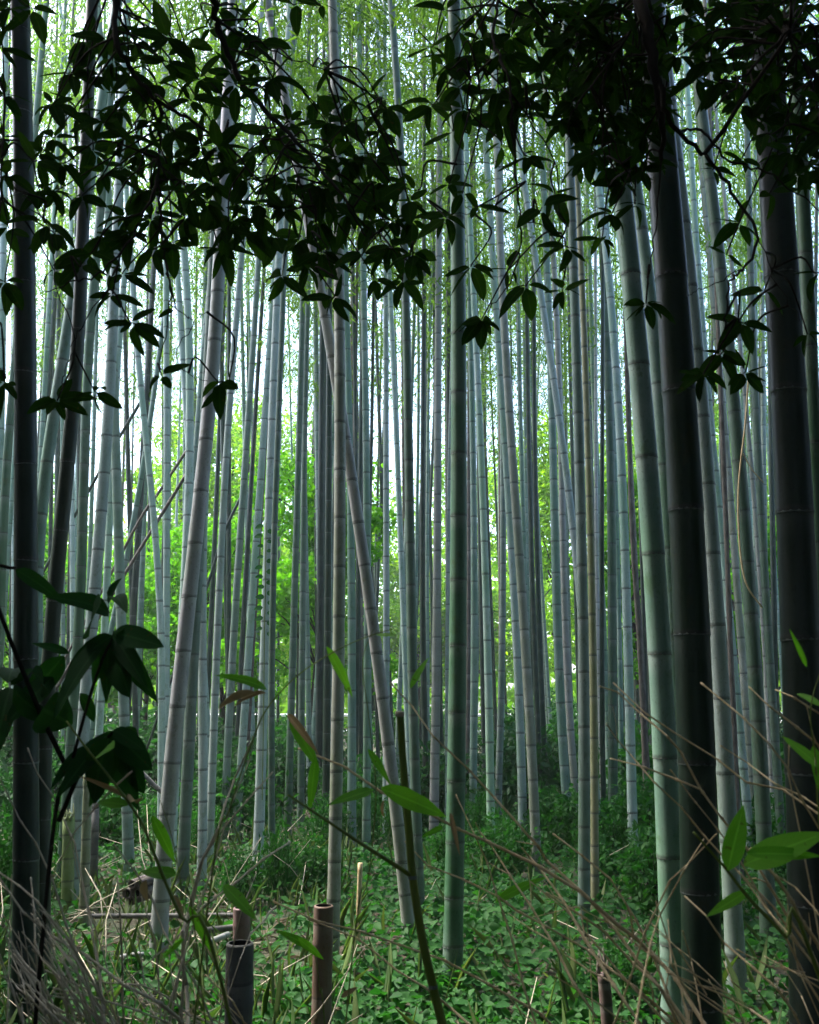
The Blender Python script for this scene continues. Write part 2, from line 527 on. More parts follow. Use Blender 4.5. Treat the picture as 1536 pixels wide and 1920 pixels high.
CULMS = [
 # points, width, depth, colour, node step px, a node's y, label
 ([(41,30),(47,400),(48,630),(47,1000),(48,1400),(46,1610)], 43, 4.9, 'dark', 185, 872, 'thick dark bamboo culm, outermost of the big ones on the left, grey-blue at its top'),
 ([(28,700),(12,900),(2,1100)], 17, 9.5, 'green', 70, 800, 'slender green bamboo culm slanting behind the thick dark left culm at the picture edge'),
 ([(8,480),(5,700)], 16, 11, 'pale', 60, 640, 'pale bluish bamboo culm cut by the left picture edge'),
 ([(152,500),(143,707),(128,867),(110,1007),(92,1223),(87,1400),(78,1610)], 28, 5.6, 'dark', 134, 867, 'dark leaning bamboo culm crossing to the right above the big shrub leaves'),
 ([(137,560),(115,700),(88,868),(77,968),(68,1200)], 24, 7.2, 'teal', 102, 868, 'grey green leaning bamboo culm between the two dark left ones'),
 ([(92,600),(88,700),(80,800),(70,1000)], 12, 12, 'teal', 50, 700, 'narrow grey green bamboo culm seen just right of the thick dark left one'),
 ([(178,520),(168,630),(158,930),(150,1100),(140,1300)], 19, 8.6, 'green', 66, 935, 'mid green smooth bamboo culm beside the dark leaning one'),
 ([(176,800),(170,1000),(162,1200)], 9, 14, 'teal', 45, 1000, 'narrow grey culm tucked right of the mid green smooth one'),
 ([(212,630),(196,873),(180,1090),(158,1313),(145,1500)], 23, 8.0, 'pale', 74, 1032, 'wide pale grey bamboo culm rising behind the palm-shaped shrub leaves'),
 ([(237,500),(226,630),(214,800),(206,1000),(199,1100),(188,1320)], 14, 9.3, 'pale', 62, 885, 'brightest bluish white culm leaning beside the white sky gap on the left'),
 ([(250,560),(262,720),(278,850),(290,1000),(300,1130),(304,1270)], 13, 10, 'pale', 60, 780, 'pale slim bamboo culm bending leftward as it rises, crossing brown leaning poles'),
 ([(293,700),(265,900),(230,1073),(205,1200)], 11, 12, 'teal', 52, 900, 'grey slanting culm that crosses the leftward bending slim one'),
 ([(273,780),(262,950),(252,1130),(240,1300)], 13, 13, 'dark', 52, 950, 'dark green culm under the crossing slim culms on the left'),
 ([(312,560),(312,1000),(313,1270),(309,1400)], 13, 10.5, 'pale', 55, 870, 'straight pale slim culm right of the two crossing ones'),
 ([(345,470),(353,630),(357,800),(350,1000),(344,1150)], 17, 9.6, 'pale', 62, 790, 'bluish pale culm standing just left of the violet grey one'),
 ([(410,510),(402,630),(387,815),(369,1018),(354,1122),(343,1222),(333,1320),(325,1412),(310,1610),(298,1760)], 28, 6.6, 'purple', 101, 1020, 'big violet grey bamboo culm leaning right, streaked, its foot in the ground cover'),
 ([(390,560),(378,700),(370,800),(364,900)], 13, 12, 'teal', 50, 700, 'dark grey culm peeping out behind the top of the violet grey one'),
 ([(367,1150),(355,1400),(343,1650)], 21, 8.2, 'green', 78, 1390, 'dark green culm standing close behind the foot of the violet grey one'),
 ([(392,800),(384,1000),(377,1107),(380,1270),(382,1400),(379,1610)], 16, 8.6, 'pale', 68, 1100, 'pale culm right behind the violet grey one, its foot by a fallen pole'),
 ([(442,630),(430,760),(417,1000),(408,1200),(398,1400),(392,1610)], 14, 9.2, 'pale', 64, 860, 'slim bright culm leaning right, next right from the violet grey one'),
 ([(480,560),(470,700),(452,1000),(436,1223),(428,1400),(422,1560)], 14, 11, 'teal', 58, 900, 'grey green slim leaning culm left of the culm with the climbing vine'),
 ([(484,700),(466,1000),(452,1250),(445,1400),(440,1500)], 10, 15, 'dark', 40, 1000, 'thin dark culm behind the grey green slim leaning one'),
 ([(505,700),(486,1000),(470,1250),(463,1400),(456,1520)], 11, 13, 'brown', 46, 1000, 'thin brownish dark culm just left of the culm with the climbing vine'),
 ([(522,480),(517,630),(508,860),(503,1000),(497,1250),(491,1400),(485,1610)], 18, 9.4, 'pale', 78, 936, 'pale bamboo culm carrying a climbing vine of small leaves'),
 ([(520,850),(512,1100),(509,1400),(510,1610)], 12, 8.9, 'green', 60, 1100, 'dark green culm close behind the right side of the vine-clad one'),
 ([(570,500),(565,630),(557,1000),(548,1250),(543,1400),(540,1560)], 13, 11.5, 'green', 56, 920, 'left one of a touching pair of blue green culms before the bright maple leaves'),
 ([(580,500),(576,630),(569,1000),(566,1250),(565,1400),(563,1560)], 12, 12, 'green', 54, 900, 'right one of a touching pair of blue green culms before the bright maple leaves'),
 ([(622,850),(610,1050),(598,1207),(588,1400),(580,1500)], 10, 15, 'teal', 44, 1200, 'thin blue grey culm leaning before the white guard rail'),
 ([(618,600),(617,770),(616,1000),(612,1400),(610,1560)], 13, 10.8, 'dark', 62, 1060, 'straight very dark green culm just left of the tall pale mottled one'),
 ([(625,60),(634,450),(638,630),(637,1000),(633,1280),(633,1400),(629,1610),(623,1800)], 22, 6.2, 'olive', 94, 972, 'tall straight pale mottled culm that the pinkish bent one crosses'),
 ([(575,400),(605,560),(621,680),(650,800),(660,898),(672,981),(682,1060),(694,1140),(705,1217),(727,1400),(742,1480),(758,1663),(769,1770)], 22, 6.4, 'pink', 82, 981, 'pinkish grey bent culm sloping down rightward across its straight neighbour'),
 ([(650,600),(655,800),(658,1000),(660,1250),(660,1450)], 15, 10.5, 'teal', 66, 1030, 'grey green culm right behind the tall straight mottled one'),
 ([(670,500),(668,630),(664,860),(662,1000)], 8, 14, 'brown', 50, 700, 'thin reddish brown dead culm between the bent and the grey green ones'),
 ([(681,500),(684,630),(688,1000),(690,1250),(688,1450)], 14, 10.6, 'teal', 62, 770, 'grey green culm behind the middle of the pinkish bent one'),
 ([(700,560),(697,800),(692,1000)], 8, 15, 'dark', 40, 800, 'thin dark culm right of the reddish brown dead one'),
 ([(723,480),(724,630),(724,1000),(725,1280),(724,1420)], 12, 11.5, 'pale', 65, 795, 'pale slim culm with evenly spaced dark rings left of the dark green mid one'),
 ([(728,480),(733,560),(740,740),(748,940),(755,1110),(762,1280),(766,1400)], 11, 11, 'pale', 70, 900, 'pale slim culm slanting down to touch the dark green mid one'),
 ([(733,0),(745,200),(757,367),(762,630),(768,1000),(774,1280),(778,1400),(783,1610)], 18, 7.2, 'green', 80, 942, 'long dark green culm left of the centre one, seen up to the top edge'),
 ([(795,500),(795,630),(792,1000),(795,1280),(798,1420)], 11, 12, 'dark', 50, 980, 'dark narrow culm left of the pink tinged straight one'),
 ([(784,560),(785,700),(783,900)], 7, 16, 'teal', 40, 700, 'very thin grey culm against the sky left of the pink tinged straight one'),
 ([(806,560),(803,800),(801,1000),(802,1250)], 7, 16, 'teal', 40, 700, 'very thin blue grey culm touching the pink tinged straight one'),
 ([(823,450),(822,630),(820,1000),(818,1280),(815,1450)], 16, 11, 'pink', 54, 826, 'pink tinged straight culm with close rings left of the thick centre one'),
 ([(854,120),(858,400),(860,630),(861,1000),(857,1280),(855,1400),(854,1610),(849,1750)], 32, 5.7, 'green', 122, 969, 'thick smooth dark green culm at the centre of the grove'),
 ([(848,700),(842,1000),(840,1250)], 10, 11, 'pale', 60, 900, 'pale culm showing as a light strip left of the thick centre one'),
 ([(882,500),(880,630),(880,1000),(876,1400),(875,1500)], 9, 13, 'brown', 46, 900, 'thin brown culm just right of the thick centre one'),
 ([(884,700),(889,1000),(889,1250),(888,1420)], 13, 11.5, 'teal', 62, 1030, 'dull grey green culm right of the thick centre one'),
 ([(880,400),(892,630),(900,800),(908,1000),(915,1280),(919,1400),(921,1610)], 14, 9.4, 'pale', 62, 956, 'pale slim culm with fine dark rings standing clear of its neighbours, right of centre'),
 ([(943,850),(943,1000),(941,1280),(936,1450)], 12, 12, 'teal', 50, 960, 'grey culm hidden behind the crossing of two pale slanting culms'),
 ([(918,400),(930,560),(943,800),(955,950),(965,1100),(972,1280),(976,1400),(981,1540)], 15, 10.5, 'pale', 68, 770, 'left one of two pale slanting culms right of centre'),
 ([(935,400),(947,560),(955,800),(968,1000),(983,1140),(990,1280),(996,1400),(1005,1610)], 17, 9.0, 'olive', 70, 840, 'mottled olive grey culm, right one of two slanting culms right of centre'),
 ([(975,700),(982,1000),(990,1250)], 9, 13.5, 'teal', 50, 950, 'thin ringed grey culm touching the mottled olive slanting one'),
 ([(990,700),(996,1000),(1004,1250),(1010,1400)], 10, 13, 'dark', 48, 1000, 'dark thin culm two to the right of the mottled olive slanting one'),
 ([(1002,700),(1007,1000),(1014,1280),(1022,1420)], 10, 13.5, 'dark', 46, 900, 'dark thin culm before the yellow green leaves, left of the leftward bending pale one'),
 ([(975,300),(1000,430),(1012,560),(1024,630),(1045,740),(1058,873),(1072,950),(1080,1040),(1090,1150)], 15, 9.6, 'pale', 74, 713, 'bluish pale culm bending leftward to the top, passing behind the culm by the yellow one'),
 ([(1030,600),(1035,760),(1041,1000),(1048,1280),(1057,1400),(1062,1500)], 16, 11, 'teal', 60, 900, 'grey green culm left of the pinkish slim one, below the bending pale culm'),
 ([(1044,600),(1050,760),(1056,1000),(1064,1280),(1073,1400),(1078,1480)], 13, 11.5, 'pink', 50, 1015, 'pinkish grey slim culm below the bending pale culm'),
 ([(1066,250),(1073,450),(1080,630),(1089,1000),(1096,1280),(1096,1400),(1096,1610)], 20, 7.0, 'teal', 99, 965, 'sturdy grey green culm touching the yellow one'),
 ([(1070,100),(1088,480),(1097,630),(1107,1000),(1112,1280),(1114,1400),(1115,1610)], 14, 7.3, 'yellow', 75, 1005, 'yellow bamboo culm, the only one of its colour'),
 ([(1118,850),(1120,1100),(1124,1300)], 8, 13, 'pink', 44, 1000, 'thin mauve grey culm just right of the yellow one'),
 ([(1130,450),(1131,630),(1128,1000),(1131,1400),(1132,1560)], 9, 10.5, 'dark', 60, 1000, 'thin near black culm right of the yellow one'),
 ([(1132,500),(1138,630),(1147,1000),(1149,1400),(1150,1540)], 17, 10.8, 'green', 60, 1080, 'mid green culm between the near black thin one and the ringed pale blue one'),
 ([(1126,380),(1141,560),(1153,630),(1162,800),(1170,1000),(1178,1230),(1183,1400),(1187,1540)], 17, 9.2, 'pale', 72, 963, 'pale blue evenly ringed culm left of the thick pale one'),
 ([(1154,900),(1160,1100),(1164,1400),(1166,1520)], 9, 12, 'teal', 56, 1013, 'thin grey green culm along the left side of the ringed pale blue one'),
 ([(1160,300),(1179,500),(1197,650),(1211,855),(1224,1000),(1238,1260),(1249,1420),(1256,1610),(1265,1860)], 42, 4.8, 'teal', 187, 1040, 'thick grey green culm with bold black rings left of the big dark trunk-like one'),
 ([(1196,380),(1227,630),(1240,800),(1252,1000),(1262,1200),(1274,1400),(1282,1610)], 28, 6.3, 'teal', 162, 1030, 'blue green culm half hidden between the boldly ringed one and the big dark one'),
 ([(1225,150),(1245,330),(1265,630),(1290,1000),(1309,1400),(1315,1610),(1321,1880)], 65, 3.45, 'dark', 235, 957, 'very thick dark culm, left one of the two big dark ones on the right'),
 ([(1270,300),(1286,480),(1303,630),(1335,1000),(1350,1280),(1357,1400),(1363,1560),(1374,1690),(1382,1847)], 31, 5.6, 'pale', 134, 1040, 'pale blue grey culm standing right beside the very thick dark one'),
 ([(1290,200),(1298,330),(1312,560),(1325,700),(1348,950)], 15, 9, 'pale', 70, 500, 'pale slim culm high up right of the big dark one above hanging leaves'),
 ([(1310,200),(1320,330),(1342,600),(1360,800),(1375,1000)], 14, 10, 'olive', 65, 520, 'olive tinged slim culm beside hanging leaves at the upper right'),
 ([(1325,250),(1337,367),(1350,520),(1365,660),(1378,740),(1390,870),(1399,1000),(1410,1280),(1421,1400),(1433,1560),(1437,1720)], 26, 6.8, 'green', 98, 960, 'dull green culm standing between the two big dark ones'),
 ([(1380,560),(1395,700),(1418,1000),(1436,1250),(1443,1400),(1450,1560)], 10, 9.5, 'pink', 56, 900, 'thin pinkish culm right of the dull green one'),
 ([(1408,500),(1415,640),(1428,1000),(1440,1200),(1456,1400),(1465,1600)], 15, 8.8, 'green', 70, 900, 'slim blue green culm just left of the big dark culm at the right edge'),
 ([(1440,120),(1455,330),(1470,630),(1493,1000),(1503,1280),(1509,1500),(1518,1850)], 68, 3.3, 'dark', 240, 735, 'very thick dark culm, right one of two big dark ones near the edge'),
 ([(1492,100),(1508,400),(1517,630),(1532,1000)], 31, 5.2, 'green', 195, 652, 'dark green culm at the right picture edge behind the last big dark one'),
 ([(1352,800),(1356,930),(1362,1100)], 9, 11, 'dark', 50, 900, 'dark narrow culm against the right side of the pale blue grey one'),
 ([(112,0),(125,130),(133,300)], 11, 13, 'pale', 50, 100, 'pale slim culm high at the upper left before the bright canopy'),
 ([(183,0),(193,130),(200,250)], 19, 9, 'teal', 66, 127, 'grey green culm high at the upper left behind the forked branch'),
 ([(291,0),(300,80),(312,200)], 14, 11, 'pale', 60, 60, 'pale culm high up between the forked branch and the second dark bough'),
 ([(565,0),(553,60),(545,160),(530,300)], 14, 11, 'pale', 60, 60, 'bluish pale culm before the white sky gap at the top, left one'),
 ([(613,0),(616,130),(618,300)], 8, 14, 'pale', 50, 60, 'thin pale culm before the white sky gap at the top, next to a thicker one'),
 ([(657,0),(657,150),(660,350)], 8, 14, 'dark', 45, 60, 'thin dark culm right of the white sky gap at the top'),
 ([(1049,0),(1058,130),(1064,260)], 14, 10.5, 'green', 60, 60, 'green culm high up behind the drooping right leaves'),
]
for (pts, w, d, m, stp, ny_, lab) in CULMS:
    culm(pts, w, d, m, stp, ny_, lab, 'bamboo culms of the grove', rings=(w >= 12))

# culms one can name, by their photo x at half height: they place the smaller things between them
MARK = [(47, 'dark left culm'), (185, 'wide pale left culm'), (369, 'violet culm'), (417, 'slim bright culm'), (503, 'vine-clad culm'),
        (562, 'blue green pair'), (637, 'mottled culm'), (690, 'bent pink culm'), (768, 'dark mid culm'), (820, 'pink tinged culm'),
        (861, 'centre culm'), (911, 'clear slim culm'), (978, 'olive culm'), (1057, 'slim pinkish culm'), (1108, 'yellow culm'),
        (1173, 'ringed blue culm'), (1228, 'boldly ringed culm'), (1295, 'first big dark culm'), (1338, 'blue grey culm'), (1400, 'dull green culm'), (1495, 'last big dark culm')]
def gap(x):
    if x < MARK[0][0]: return 'left of the ' + MARK[0][1]
    if x > MARK[-1][0]: return 'right of the ' + MARK[-1][1]
    for (a, n), (b, m) in zip(MARK, MARK[1:]):
        if a <= x <= b: return 'between the %s and %s' % (n, m)
def mark(x): return min(MARK, key=lambda q: abs(q[0] - x))[1]
LN = lambda l: 'left-leaning ' if l > 14 else ('right-leaning ' if l < -14 else 'upright ')
# thinner culms deep in the grove
FAR_C = {'dark': 'dark green', 'teal': 'grey green', 'pale': 'pale', 'brown': 'brown'}
FAR = []
for i in range(172):
    d = 13 + 16 * random.random() ** .9
    px = random.uniform(-5, 1541)
    lean = random.gauss(0, 18) + (px - 768) * .03
    m = random.choices(['dark', 'teal', 'pale', 'brown'], [6.5, 4, .9, .8])[0]
    w = random.uniform(.07, .105) * F / d
    fc = culm([(px - lean * .5, 600), (px, 1000), (px + lean * .5, 1350)], w, d, m, None, None,
         'far thin %s%s culm %s' % (LN(lean), FAR_C[m], gap(px)), 'far thin %s%s culms %s' % (LN(lean), FAR_C[m], gap(px)), rings=False, H=random.uniform(12, 17))
    FAR.append((fc['label'], w, fc))

for lab in sorted(set(f[0] for f in FAR)):
    g = sorted((f for f in FAR if f[0] == lab), key=lambda f: f[1])
    words = {2: ('thinner', 'thicker'), 3: ('thinnest', 'mid-width', 'thickest')}.get(len(g))
    if words:
        for wd, f in zip(words, g): f[2]['label'] = lab.replace('far thin', 'far ' + wd, 1)
# broken and leaning dead culms
for pts, w, d, m, tp, lab in (
    ([(131,1540),(129,1720)], 20, 7.7, 'moss', 1531, 'yellow green mossy broken culm with a split top on the left'),
    ([(164,1500),(157,1730)], 16, 7.4, 'moss', 1470, 'mossy dark culm stub behind the yellow green broken one'),
    ([(178,1520),(173,1680)], 14, 8.4, 'grey', 1517, 'grey broken culm with a jagged top right of the mossy stubs'),
    ([(203,1520),(205,1590)], 11, 11, 'grey', 1520, 'short grey broken culm farthest from the camera among the left stubs'),
    ([(1130,1825),(1138,1920)], 20, 4.6, 'brown', 1822, 'short brown broken culm among the lower right ground cover'),
    ):
    zt = P(pts[0][0], tp, d).z
    r = culm(pts, w, d, m, 60, None, lab, 'broken culms', rings=False, top=zt, name='broken_bamboo')
    mb = MB(); rr = w * d / F / 2
    for k in range(5):
        a = k * 1.256 + random.random()
        b0 = Vector(((P(pts[0][0], tp, d).x - r.location.x) + math.cos(a) * rr * .8, math.sin(a) * rr * .8, zt - .02))
        mb.tube([b0, b0 + Vector((random.gauss(0, .008), 0, .04)), b0 + Vector((random.gauss(0, .015), 0, random.uniform(.06, .13)))], [.012, .009, .002], 4)
    link('splinter', mb.mesh('splinter', CM[m]), r)

def pole(name, pts, w, d, mat, label, cat, group=None, d2=None):
    d2 = d if d2 is None else d2
    n = len(pts)
    pp = [P(x, y, d + (d2 - d) * i / (n - 1)) for i, (x, y) in enumerate(pts)]
    path = smooth_path(pp, 5)
    r = w * d / F / 2
    mb = MB()
    vs = np.linspace(0, sum((path[i + 1] - path[i]).length for i in range(len(path) - 1)) / .3, len(path))
    mb.tube(path, np.linspace(r, r * .85, len(path)), 8, vs=vs)
    o = link(name, mb.mesh(name, CM[mat] if isinstance(mat, str) else mat, path[0]))
    o.location = path[0]
    tag(o, label, cat, group)
    return o
pole('leaning_pole', [(352,842),(300,920),(262,975),(190,1110),(70,1330)], 6, 11, 'brown', 'upper one of the brown dead poles leaning between the left culms', 'bamboo pole', 'leaning dead poles')
pole('leaning_pole', [(352,885),(300,970),(232,1080),(130,1250),(30,1420)], 7, 10.3, 'brown', 'lower one of the brown dead poles leaning between the left culms', 'bamboo pole', 'leaning dead poles')
pole('leaning_pole', [(300,690),(260,760),(218,830),(150,950),(60,1110)], 7, 13, 'dark', 'dark dead pole leaning across the white sky gap on the left', 'bamboo pole', 'leaning dead poles')
pole('leaning_pole', [(460,915),(420,1000),(388,1100),(330,1250),(270,1420)], 6, 13, 'dark', 'thin dark pole leaning behind the slim bright culm', 'bamboo pole', 'leaning dead poles')
pole('leaning_pole', [(230,1420),(262,1445),(300,1482),(330,1505)], 9, 9.5, 'grey', 'short grey broken pole propped low behind the dark shrub leaf', 'bamboo pole')

# two rough-barked slim trunks on the right
for pts, w, d, lab in (([(1176,700),(1186,1000),(1200,1200),(1212,1450)], 13, 11.0, 'slim rough-barked brown trunk right of the ringed pale blue culm'),
                       ([(1346,600),(1362,1000),(1372,1280),(1385,1560)], 12, 8.5, 'slim rough-barked dark trunk right of the pale blue grey culm')):
    W3 = [P(x, y, d) for x, y in pts]
    b0 = W3[-1] + (W3[-1] - W3[-2]) * ((W3[-1].z) / max(.1, (W3[-2].z - W3[-1].z)))
    b0.z = -.05
    t0 = W3[0] + (W3[0] - W3[1]).normalized() * 5
    path = smooth_path([b0] + W3[::-1] + [t0], 8)
    base = Vector((b0.x, d, 0))
    root = tag(empty('slim_tree', base), lab, 'tree', 'slim rough-barked trunks')
    mb = MB(); r = w * d / F / 2
    mb.tube(path, [r * (1.1 - .5 * i / len(path)) * random.uniform(.9, 1.1) for i in range(len(path))], 9)
    link('trunk', mb.mesh('trunk', M_barkb, base), root)
    n = 500
    c = np.array(t0 - base)
    V, Qd, U = leaf_soup(c + rng.normal(size=(n, 3)) * np.array([.9, .9, 1.0]), rng.normal(size=(n, 3)) + np.array([0, 0, -.4]), rng.normal(size=(n, 3)), .1, .045)
    link('crown', np_mesh('crown', V, Qd, M_maple, U), root)

# ------------------------------------------------------------------ fence far behind
FD = 31.0
rail_things = []
root = tag(empty('guard_rail', (0, FD, 0)), 'white two-rail guard rail beyond the far edge of the grove', 'guard rail')
for z in (P(600, 1341, FD).z, P(600, 1372, FD).z):
    mb = MB()
    mb.tube([(-17, 0, z), (17, 0, z)], .046, 10)
    link('rail', mb.mesh('rail', M_white), root)
pm = MB(); pm.tube([(0, 0, -.05), (0, 0, P(600, 1335, FD).z)], .06, 10)
pmesh = pm.mesh('post', M_white)
for k in range(15):
    link('post', pmesh, root, (-16.1 + k * 2.3, .13, 0))

# ------------------------------------------------------------------ trees beyond the grove
def tree(name, x, y, h, crown_z, rx, rz, n, mat, L, label, group, trunk_r=.14, leafw=.5, cat='tree', flat=0.0):
    root = tag(empty(name, (x, y, 0)), label, cat, group)
    mb = MB()
    top = np.array([random.gauss(0, .4), random.gauss(0, .3), h * .85])
    tp = smooth_path([(0, 0, -.1), (top[0] * .2, top[1] * .3, h * .3), (top[0] * .7, top[1] * .6, h * .6), tuple(top)], 4)
    mb.tube(tp, np.linspace(trunk_r, trunk_r * .25, len(tp)), 8)
    cl = []
    for k in range(26):
        a = random.random() * 6.283; z = crown_z + (random.random() - .35) * 2 * rz * .75
        q = math.sqrt(max(.05, 1 - ((z - crown_z) / rz) ** 2)) if abs(z - crown_z) < rz else .3
        rr = rx * q * random.uniform(.45, 1.0)
        e = Vector((math.cos(a) * rr, math.sin(a) * rr, z))
        s = Vector(tp[min(len(tp) - 1, max(2, int(len(tp) * (z / h) * .75)))])
        mid = s.lerp(e, .5) + Vector((0, 0, .25))
        mb.tube(smooth_path([s, mid, e], 3), np.linspace(trunk_r * .3, .012, 7), 5)
        cl.append(e); 
        if random.random() < .6: cl.append(mid)
    link('trunk', mb.mesh('trunk', M_bark), root)
    cl = np.array([tuple(c) for c in cl])
    pick = rng.integers(0, len(cl), n)
    sg = rng.uniform(.22, .5, len(cl))[pick][:, None] * rx * .55
    pos = cl[pick] + rng.normal(size=(n, 3)) * sg * np.array([1, 1, .55 - flat * .25])
    dr = rng.normal(size=(n, 3)) * np.array([1, 1, .6]) + np.array([0, 0, -.45])
    nr = rng.normal(size=(n, 3)) * np.array([1, 1, .8]) + np.array([0, -.2, .9])
    ln = L * rng.uniform(.7, 1.3, n)
    V, Qd, U = leaf_soup(pos, dr, nr, ln, ln * leafw)
    link('crown', np_mesh('crown', V, Qd, mat, U), root)
    return root

def px_x(px, d): return (px - 768) / F * d * 1.02
tree('maple_tree', px_x(590, 21), 21, 7.2, 3.7, 1.7, 3.2, 13000, M_maple, .13, 'bright green leafy maple behind the blue green pair of culms', 'bright trees at the grove edge', .07, .6, flat=.6)
tree('maple_tree', px_x(440, 23), 23, 6.4, 3.0, 1.8, 2.7, 10000, M_maple, .13, 'bright green small maple left of the vine-clad culm', 'bright trees at the grove edge', .06, .6, flat=.6)
tree('maple_tree', px_x(290, 24), 24, 6.2, 3.0, 1.9, 2.6, 10000, M_maple, .13, 'yellow green small maple behind the crossing left culms', 'bright trees at the grove edge', .06, .6, flat=.6)
tree('maple_tree', px_x(1200, 22), 22, 6.8, 3.5, 1.3, 2.9, 7500, M_maple, .13, 'bright green maple glimpsed left of the thick boldly ringed culm', 'bright trees at the grove edge', .06, .6, flat=.6)
tree('maple_tree', px_x(1400, 23), 23, 6.2, 3.4, 1.2, 2.5, 6000, M_maple, .13, 'bright green maple glimpsed between the two big dark culms', 'bright trees at the grove edge', .06, .6, flat=.6)
tree('maple_tree', px_x(50, 22), 22, 6.0, 3.0, 1.5, 2.6, 8000, M_maple, .13, 'bright green maple glimpsed at the left edge of the grove', 'bright trees at the grove edge', .06, .6, flat=.6)
for k in range(13):
    x = -18 + k * 3.0 + random.uniform(-.9, .9)
    hh = random.choice((9.5, 11, 13, 15.5, 12))
    tree('background_tree', x, 37 + random.uniform(-3, 5), hh, hh * .48, random.uniform(2.2, 3.0), hh * .46, 8000, M_far, .23,
         'sunlit yellow green tree beyond the guard rail, behind the ' + mark(768 + x / 37.0 * F), 'sunlit trees beyond the guard rail', .16, .42)
for k in range(7):
    x = -17 + k * 5.4 + random.uniform(-1, 1); hh = random.choice((12, 14, 16))
    tree('background_tree', x, 44 + random.uniform(-1, 2), hh, hh * .5, random.uniform(2.6, 3.4), hh * .46, 6500, M_far, .27,
         'tall pale green tree in second row beyond the rail, behind the ' + mark(768 + x / 44.0 * F), 'sunlit trees beyond the guard rail', .17, .42)
# far wood behind them
n = 26000
pos = np.stack([rng.uniform(-60, 60, n), rng.uniform(46, 60, n), np.abs(rng.normal(0, 1, n))], -1)
pos[:, 2] = rng.random(n) ** 1.2 * (7.5 + 2 * np.sin(pos[:, 0] * .35) + 1.2 * np.sin(pos[:, 0] * 1.1))
V, Qd, U = leaf_soup(pos, rng.normal(size=(n, 3)) + np.array([0, 0, -.4]), rng.normal(size=(n, 3)) + np.array([0, -.5, .6]), rng.uniform(.5, .9, n), .35)
tag(link('far_woodland', np_mesh('far_woodland', V, Qd, M_far, U)), 'hazy mass of sunlit leaves far beyond the grove', 'woodland', kind='stuff')

# unseen leaf mass added to keep the foreground in shade: behind, above and beside the camera
def shade_leaf_mass():
    P_, = [[]]
    n = 42000
    # roof
    roof = np.stack([rng.uniform(-11, 11, n), rng.uniform(-10, 5.6, n), rng.uniform(0, 2.4, n)], -1)
    roof[:, 2] += np.maximum(5.2, 2.1 + .82 * roof[:, 1])
    # back wall
    m = 30000
    th = rng.uniform(math.pi * .98, math.pi * 2.02, m)
    rad = rng.uniform(7, 10, m)
    back = np.stack([np.cos(th) * rad, np.sin(th) * rad, rng.uniform(0, 6.5, m)], -1)
    # side leaves just out of view, added for shade
    k = 16000
    s = np.where(rng.random(k) < .5, -1, 1)
    side = np.stack([s * rng.uniform(3.0, 5.5, k), rng.uniform(-3, 5.6, k), rng.uniform(0, 6.8, k)], -1)
    pos = np.concatenate([roof, back, side])
    N = len(pos)
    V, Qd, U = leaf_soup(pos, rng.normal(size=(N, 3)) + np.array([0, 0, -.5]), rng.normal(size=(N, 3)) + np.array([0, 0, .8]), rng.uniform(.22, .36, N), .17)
    tag(link('unseen_shade_canopy', np_mesh('unseen_shade_canopy', V, Qd, M_evers, U)), 'unseen evergreen leaf mass added to shade the foreground', 'canopy', kind='stuff')
shade_leaf_mass()

# leaf masses out of view on both sides, added to shade the low culms
n = 26000
y = rng.uniform(5.5, 30, n); sgn = np.where(rng.random(n) < .5, -1, 1)
x = sgn * (.43 * y + 1.6 + rng.random(n) ** 1.4 * 5)
pos = np.stack([x, y, rng.random(n) * (6.5 + 1.5 * np.sin(y * .9 + sgn))], -1)
V, Qd, U = leaf_soup(pos, rng.normal(size=(n, 3)) + np.array([0, 0, -.5]), rng.normal(size=(n, 3)) + np.array([0, 0, .6]), rng.uniform(.25, .42, n), .15)
tag(link('side_shade_leaves', np_mesh('side_shade_leaves', V, Qd, M_shrub, U)), 'unseen leaf masses added to shade both sides of the grove', 'thicket', kind='stuff')

# ------------------------------------------------------------------ thin haze in the grove
hm = bpy.data.materials.new('haze_air'); hm.use_nodes = True
hnt = hm.node_tree
for q in list(hnt.nodes): hnt.nodes.remove(q)
ho = hnt.nodes.new('ShaderNodeOutputMaterial'); hv_ = hnt.nodes.new('ShaderNodeVolumePrincipled')
hv_.inputs['Color'].default_value = (.86, .95, .93, 1)
hv_.inputs['Density'].default_value = HAZE
hv_.inputs['Anisotropy'].default_value = .3
hnt.links.new(hv_.outputs[0], ho.inputs['Volume'])
x0, x1, y0, y1, z0, z1 = -402, 402, -402, 402, -1.2, 24
V = [(x, y, z) for z in (z0, z1) for x, y in ((x0, y0), (x1, y0), (x1, y1), (x0, y1))]
hme = np_mesh('haze', V, [(0, 3, 2, 1), (4, 5, 6, 7), (0, 1, 5, 4), (1, 2, 6, 5), (2, 3, 7, 6), (3, 0, 4, 7)], hm, smooth=False)
tag(link('haze', hme), kind='stuff')

